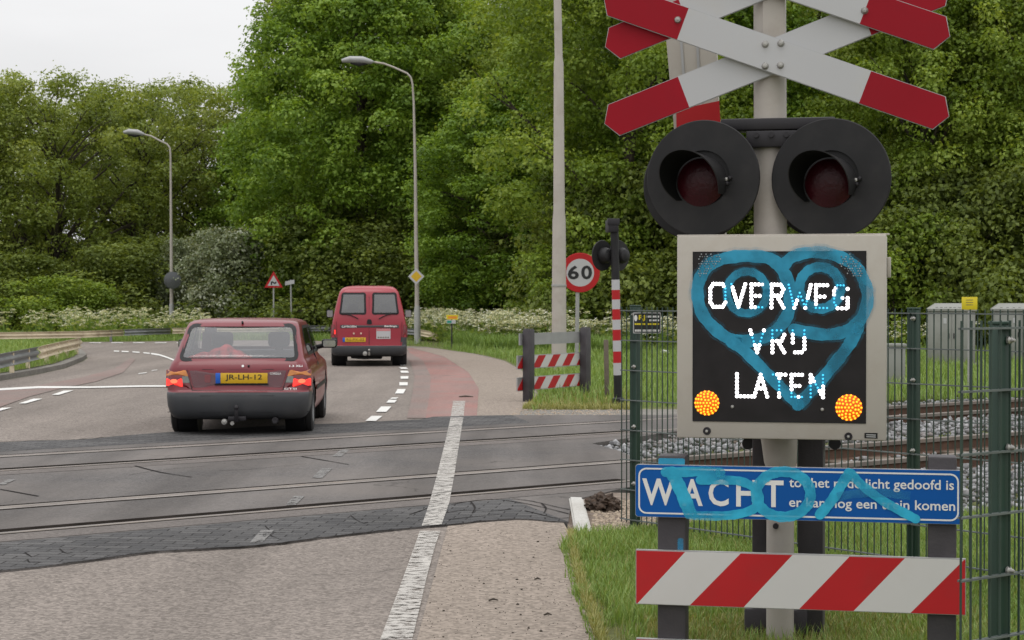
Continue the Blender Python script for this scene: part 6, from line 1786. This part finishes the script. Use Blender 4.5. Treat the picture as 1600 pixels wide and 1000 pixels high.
for i, (px, Y, sx, sz, lb) in enumerate((
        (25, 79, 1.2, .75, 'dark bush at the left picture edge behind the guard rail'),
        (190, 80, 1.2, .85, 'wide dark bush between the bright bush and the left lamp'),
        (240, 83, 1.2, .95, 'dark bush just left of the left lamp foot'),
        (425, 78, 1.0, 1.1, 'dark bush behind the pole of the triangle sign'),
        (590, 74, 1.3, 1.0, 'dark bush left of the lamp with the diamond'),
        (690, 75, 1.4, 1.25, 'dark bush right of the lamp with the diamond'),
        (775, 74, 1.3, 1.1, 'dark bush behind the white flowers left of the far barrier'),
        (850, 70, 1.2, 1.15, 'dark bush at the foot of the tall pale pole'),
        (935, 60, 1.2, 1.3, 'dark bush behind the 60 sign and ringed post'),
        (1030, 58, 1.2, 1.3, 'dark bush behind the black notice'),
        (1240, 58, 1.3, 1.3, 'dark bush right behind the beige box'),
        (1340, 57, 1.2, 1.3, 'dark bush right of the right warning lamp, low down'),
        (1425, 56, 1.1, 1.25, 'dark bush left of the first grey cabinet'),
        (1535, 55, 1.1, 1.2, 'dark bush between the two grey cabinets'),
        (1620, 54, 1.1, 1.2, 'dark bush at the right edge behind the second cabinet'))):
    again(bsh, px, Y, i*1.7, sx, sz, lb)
for i, (px, Y, sx, sz, lb) in enumerate(((885, 58, .8, .8, 'bright low bush beside the 60 sign pole'), (1400, 54, .9, 1.0, 'bright low bush left of the first cabinet'), (445, 76, .7, .9, 'small bright bush right of the triangle sign pole'), (735, 72, .7, .75, 'small bright bush behind the orange route marker'))):
    again(bs2, px, Y, i*2.1+.5, sx, sz, lb)

# ---- grass blades (uncountable)
def blades(name, polys, n, hmin, hmax, w, mat, z=0.0, seed=1, clump=.0, mask=None, **kw):
    g = np.random.default_rng(seed); P_ = []
    ar = []
    for poly in polys:
        q = np.array(poly); ar.append((q[:, 0].min(), q[:, 0].max(), q[:, 1].min(), q[:, 1].max()))
    tot = sum((a[1]-a[0])*(a[3]-a[2]) for a in ar)
    for poly, a in zip(polys, ar):
        k = int(n*(a[1]-a[0])*(a[3]-a[2])/tot)
        X, Y = g.uniform(a[0], a[1], k), g.uniform(a[2], a[3], k)
        ok = in_poly(poly, X, Y); P_.append(np.stack([X[ok], Y[ok]], 1))
    p = np.concatenate(P_); 
    if mask is not None: p = p[mask(p[:, 0], p[:, 1], g)]
    n = len(p)
    # patches of taller grass
    f = .5+.5*np.sin(p[:, 0]*2.1+1.3*np.sin(p[:, 1]*1.7))*np.cos(p[:, 1]*2.6+np.sin(p[:, 0]*1.1))
    h = (hmin+(hmax-hmin)*g.random(n)**1.5*(1-clump+clump*f))
    an = g.uniform(0, 6.283, n); ln = g.uniform(.15, .75, n)*h
    dx, dy = np.cos(an), np.sin(an); px, py = -dy*w/2, dx*w/2
    wv = g.uniform(.6, 1.3, n); px *= wv; py *= wv
    b = np.stack([p[:, 0], p[:, 1], np.full(n, z)], 1)
    m = b+np.stack([dx*ln*.35, dy*ln*.35, h*.6], 1); t = b+np.stack([dx*ln, dy*ln, h*(1-.15*(ln/h)**2)], 1)
    o = np.stack([px, py, np.zeros(n)], 1)
    V = np.stack([b-o, b+o, m+o*.8, m-o*.8, m-o*.8, m+o*.8, t+o*.08, t-o*.08], 1).reshape(-1, 3)
    T = np.clip(.42+.22*(f-.5)+g.normal(0, .17, n), 0, 1)
    return np_mesh(name, V, 4, M[mat], np.repeat(T, 8), kind='stuff', **kw)
def ragged(poly, amp):
    out = []; m = len(poly)
    for i in range(m):
        a, b = Vector(poly[i]), Vector(poly[(i+1) % m]); k = max(1, int((b-a).length/.09)) if (b-a).length < 4 else 1
        for j in range(k):
            p = a.lerp(b, j/k); out.append((p.x+rnd.uniform(-amp, amp), p.y+rnd.uniform(-amp, amp)))
    return out
gn1 = [G(893, 836), G(925, 838), G(1000, 826), G(1110, 820), G(1250, 815), G(1600, 800), G(1760, 794), (3.4, 7.0), (.75, 7.0), G(940, 985), G(917, 940), G(899, 880)]
pathm = lambda X, Y, g: g.random(len(X)) < np.where(((X-1.15)**2/1.1+(Y-8.55)**2/.5) < .55, .35, 1.0)
blades('grass', [ragged(gn1, .11)], 210000, .02, .125, .0050, 'grass', seed=2, clump=.75, mask=pathm, label='lush green grass in front of the fence')
blades('dry_grass', [gn1], 24000, .015, .09, .0045, 'grass_dry', seed=14)
blades('dry_grass', [[(.7, 7.6), (2.2, 7.6), (2.4, 9.2), (.62, 9.0)]], 20000, .015, .06, .006, 'grass_dry', seed=4)
edge_g = [G(888, 838), G(898, 838), G(903, 880), G(922, 940), G(946, 1000), (.42, 7.6), G(930, 1000), G(909, 940), G(893, 880)]
blades('grass', [[G(905, 845), G(880, 870), G(893, 920), G(915, 985), (.36, 7.6), (.55, 7.6), G(950, 1000), G(925, 940), G(905, 880)]], 5200, .02, .08, .006, 'grass', seed=31, clump=1.0)
blades('dry_grass', [edge_g], 9000, .02, .08, .006, 'grass_dry', seed=6)
vr = [G(845, 621), G(820, 578), G(793, 564), G(765, 557), G(713, 548.5), G(668, 542), G(640, 540.5), (-6, 60), (4, 62), (26, 62), (26, 30), G(1600, 622), G(1200, 632), G(985, 638), G(850, 638), G(825, 645)]
gmask = lambda X, Y, g: (g.random(len(X)) < np.where((Y > 55.5) & (Y < 66) & (X/Y*F_PX+800 > 628) & (X/Y*F_PX+800 < 694), .12, 1.0))
blades('grass', [vr], 230000, .06, .36, .016, 'grass', seed=3, clump=.7, mask=gmask, label='tall meadow grass on the verge across the tracks')
tall = [P(705, 500, 57)[:2], P(760, 500, 52)[:2], P(1000, 500, 50)[:2], P(1000, 500, 54)[:2], P(760, 500, 57)[:2], P(705, 500, 62)[:2]]
blades('grass', [tall], 60000, .25, .62, .022, 'grass', seed=21, clump=.4)
foot = [G(815, 640), G(845, 622), G(985, 612), G(985, 641), G(850, 641)]
blades('dry_grass', [foot], 26000, .02, .11, .012, 'grass_dry', seed=9)
vl = [G(640, 540.5), G(560, 534.5), G(480, 532), G(390, 531.5), G(300, 532.5), G(210, 533.5), G(130, 534), G(-60, 537), (-32, 84), (-6, 84), (-4, 60)]
blades('grass', [vl], 120000, .06, .34, .022, 'grass', seed=5, clump=.6)
blades('grass', [isl_in], 60000, .05, .26, .014, 'grass', z=.11, seed=7, clump=.6)

# ---- cow parsley (uncountable white umbels)
def parsley(name, pts, seed, hmin, hmax, **kw):
    g = np.random.default_rng(seed); V, T, MI = [], [], []
    for x, y in pts:
        h = g.uniform(hmin, hmax)
        for _ in range(int(g.uniform(5, 10))):
            ex, ey, ez = x+g.normal(0, .22), y+g.normal(0, .22), h*g.uniform(.62, 1.05)
            w = .010
            V += [(x-w, y, 0), (x+w, y, 0), (ex+w*.5, ey, ez), (ex-w*.5, ey, ez)]; T += [.3]*4; MI.append(0)
            r = g.uniform(.05, .10)
            for _ in range(int(g.uniform(6, 10))):
                ax, ay, az = ex+g.normal(0, r*.7), ey+g.normal(0, r*.7), ez+g.normal(0, .02)
                s = g.uniform(.022, .046); tilt = g.uniform(-.5, .5)
                V += [(ax-s, ay-s, az-s*tilt), (ax+s, ay-s, az+s*.5), (ax+s, ay+s, az+s*tilt), (ax-s, ay+s, az+s*.3)]; T += [g.uniform(0, 1)]*4; MI.append(1)
        for _ in range(10):
            a = g.uniform(0, 6.28); l = g.uniform(.12, .38); z = g.uniform(.05, h*.72); s = g.uniform(.04, .09)
            cx, cy = x+l*math.cos(a), y+l*math.sin(a)
            V += [(cx-s, cy, z), (cx, cy-s, z+s*.6), (cx+s, cy, z+.02), (cx, cy+s, z-s*.5)]; T += [g.uniform(.4, 1)]*4; MI.append(0)
    return np_mesh(name, np.array(V), 4, [M['grass'], M['umbel']], np.array(T), mi=np.array(MI), kind='stuff', **kw)
pp = []
for _ in range(760):
    px = rnd.uniform(636, 990); lo_ = max(54.5-(px-760)*.008, 67-(px-636)*.10); Y = rnd.uniform(lo_, lo_+7)
    q = P(px, 500, Y)
    if math.sin(q.x*1.9+1.2*math.sin(q.y*.8))+math.sin(q.y*1.3+q.x*.6) > -.45: pp.append((q.x, q.y))
parsley('cow_parsley', pp, 1, .6, 1.12, label='white flowering cow parsley along the foot of the wood')
pp = []
for _ in range(90):
    px = rnd.uniform(100, 330) if rnd.random() < .8 else rnd.uniform(-60, 100); Y = rnd.uniform(67, 72)
    q = P(px, 500, Y); pp.append((q.x, q.y))
parsley('cow_parsley', pp, 2, .6, 1.15, label='white flowering cow parsley behind the far guard rail')
pp = []
for _ in range(90):
    px = rnd.uniform(1000, 1560); Y = rnd.uniform(50, 54); q = P(px, 500, Y); pp.append((q.x, q.y))
parsley('cow_parsley', pp, 3, .6, 1.0)
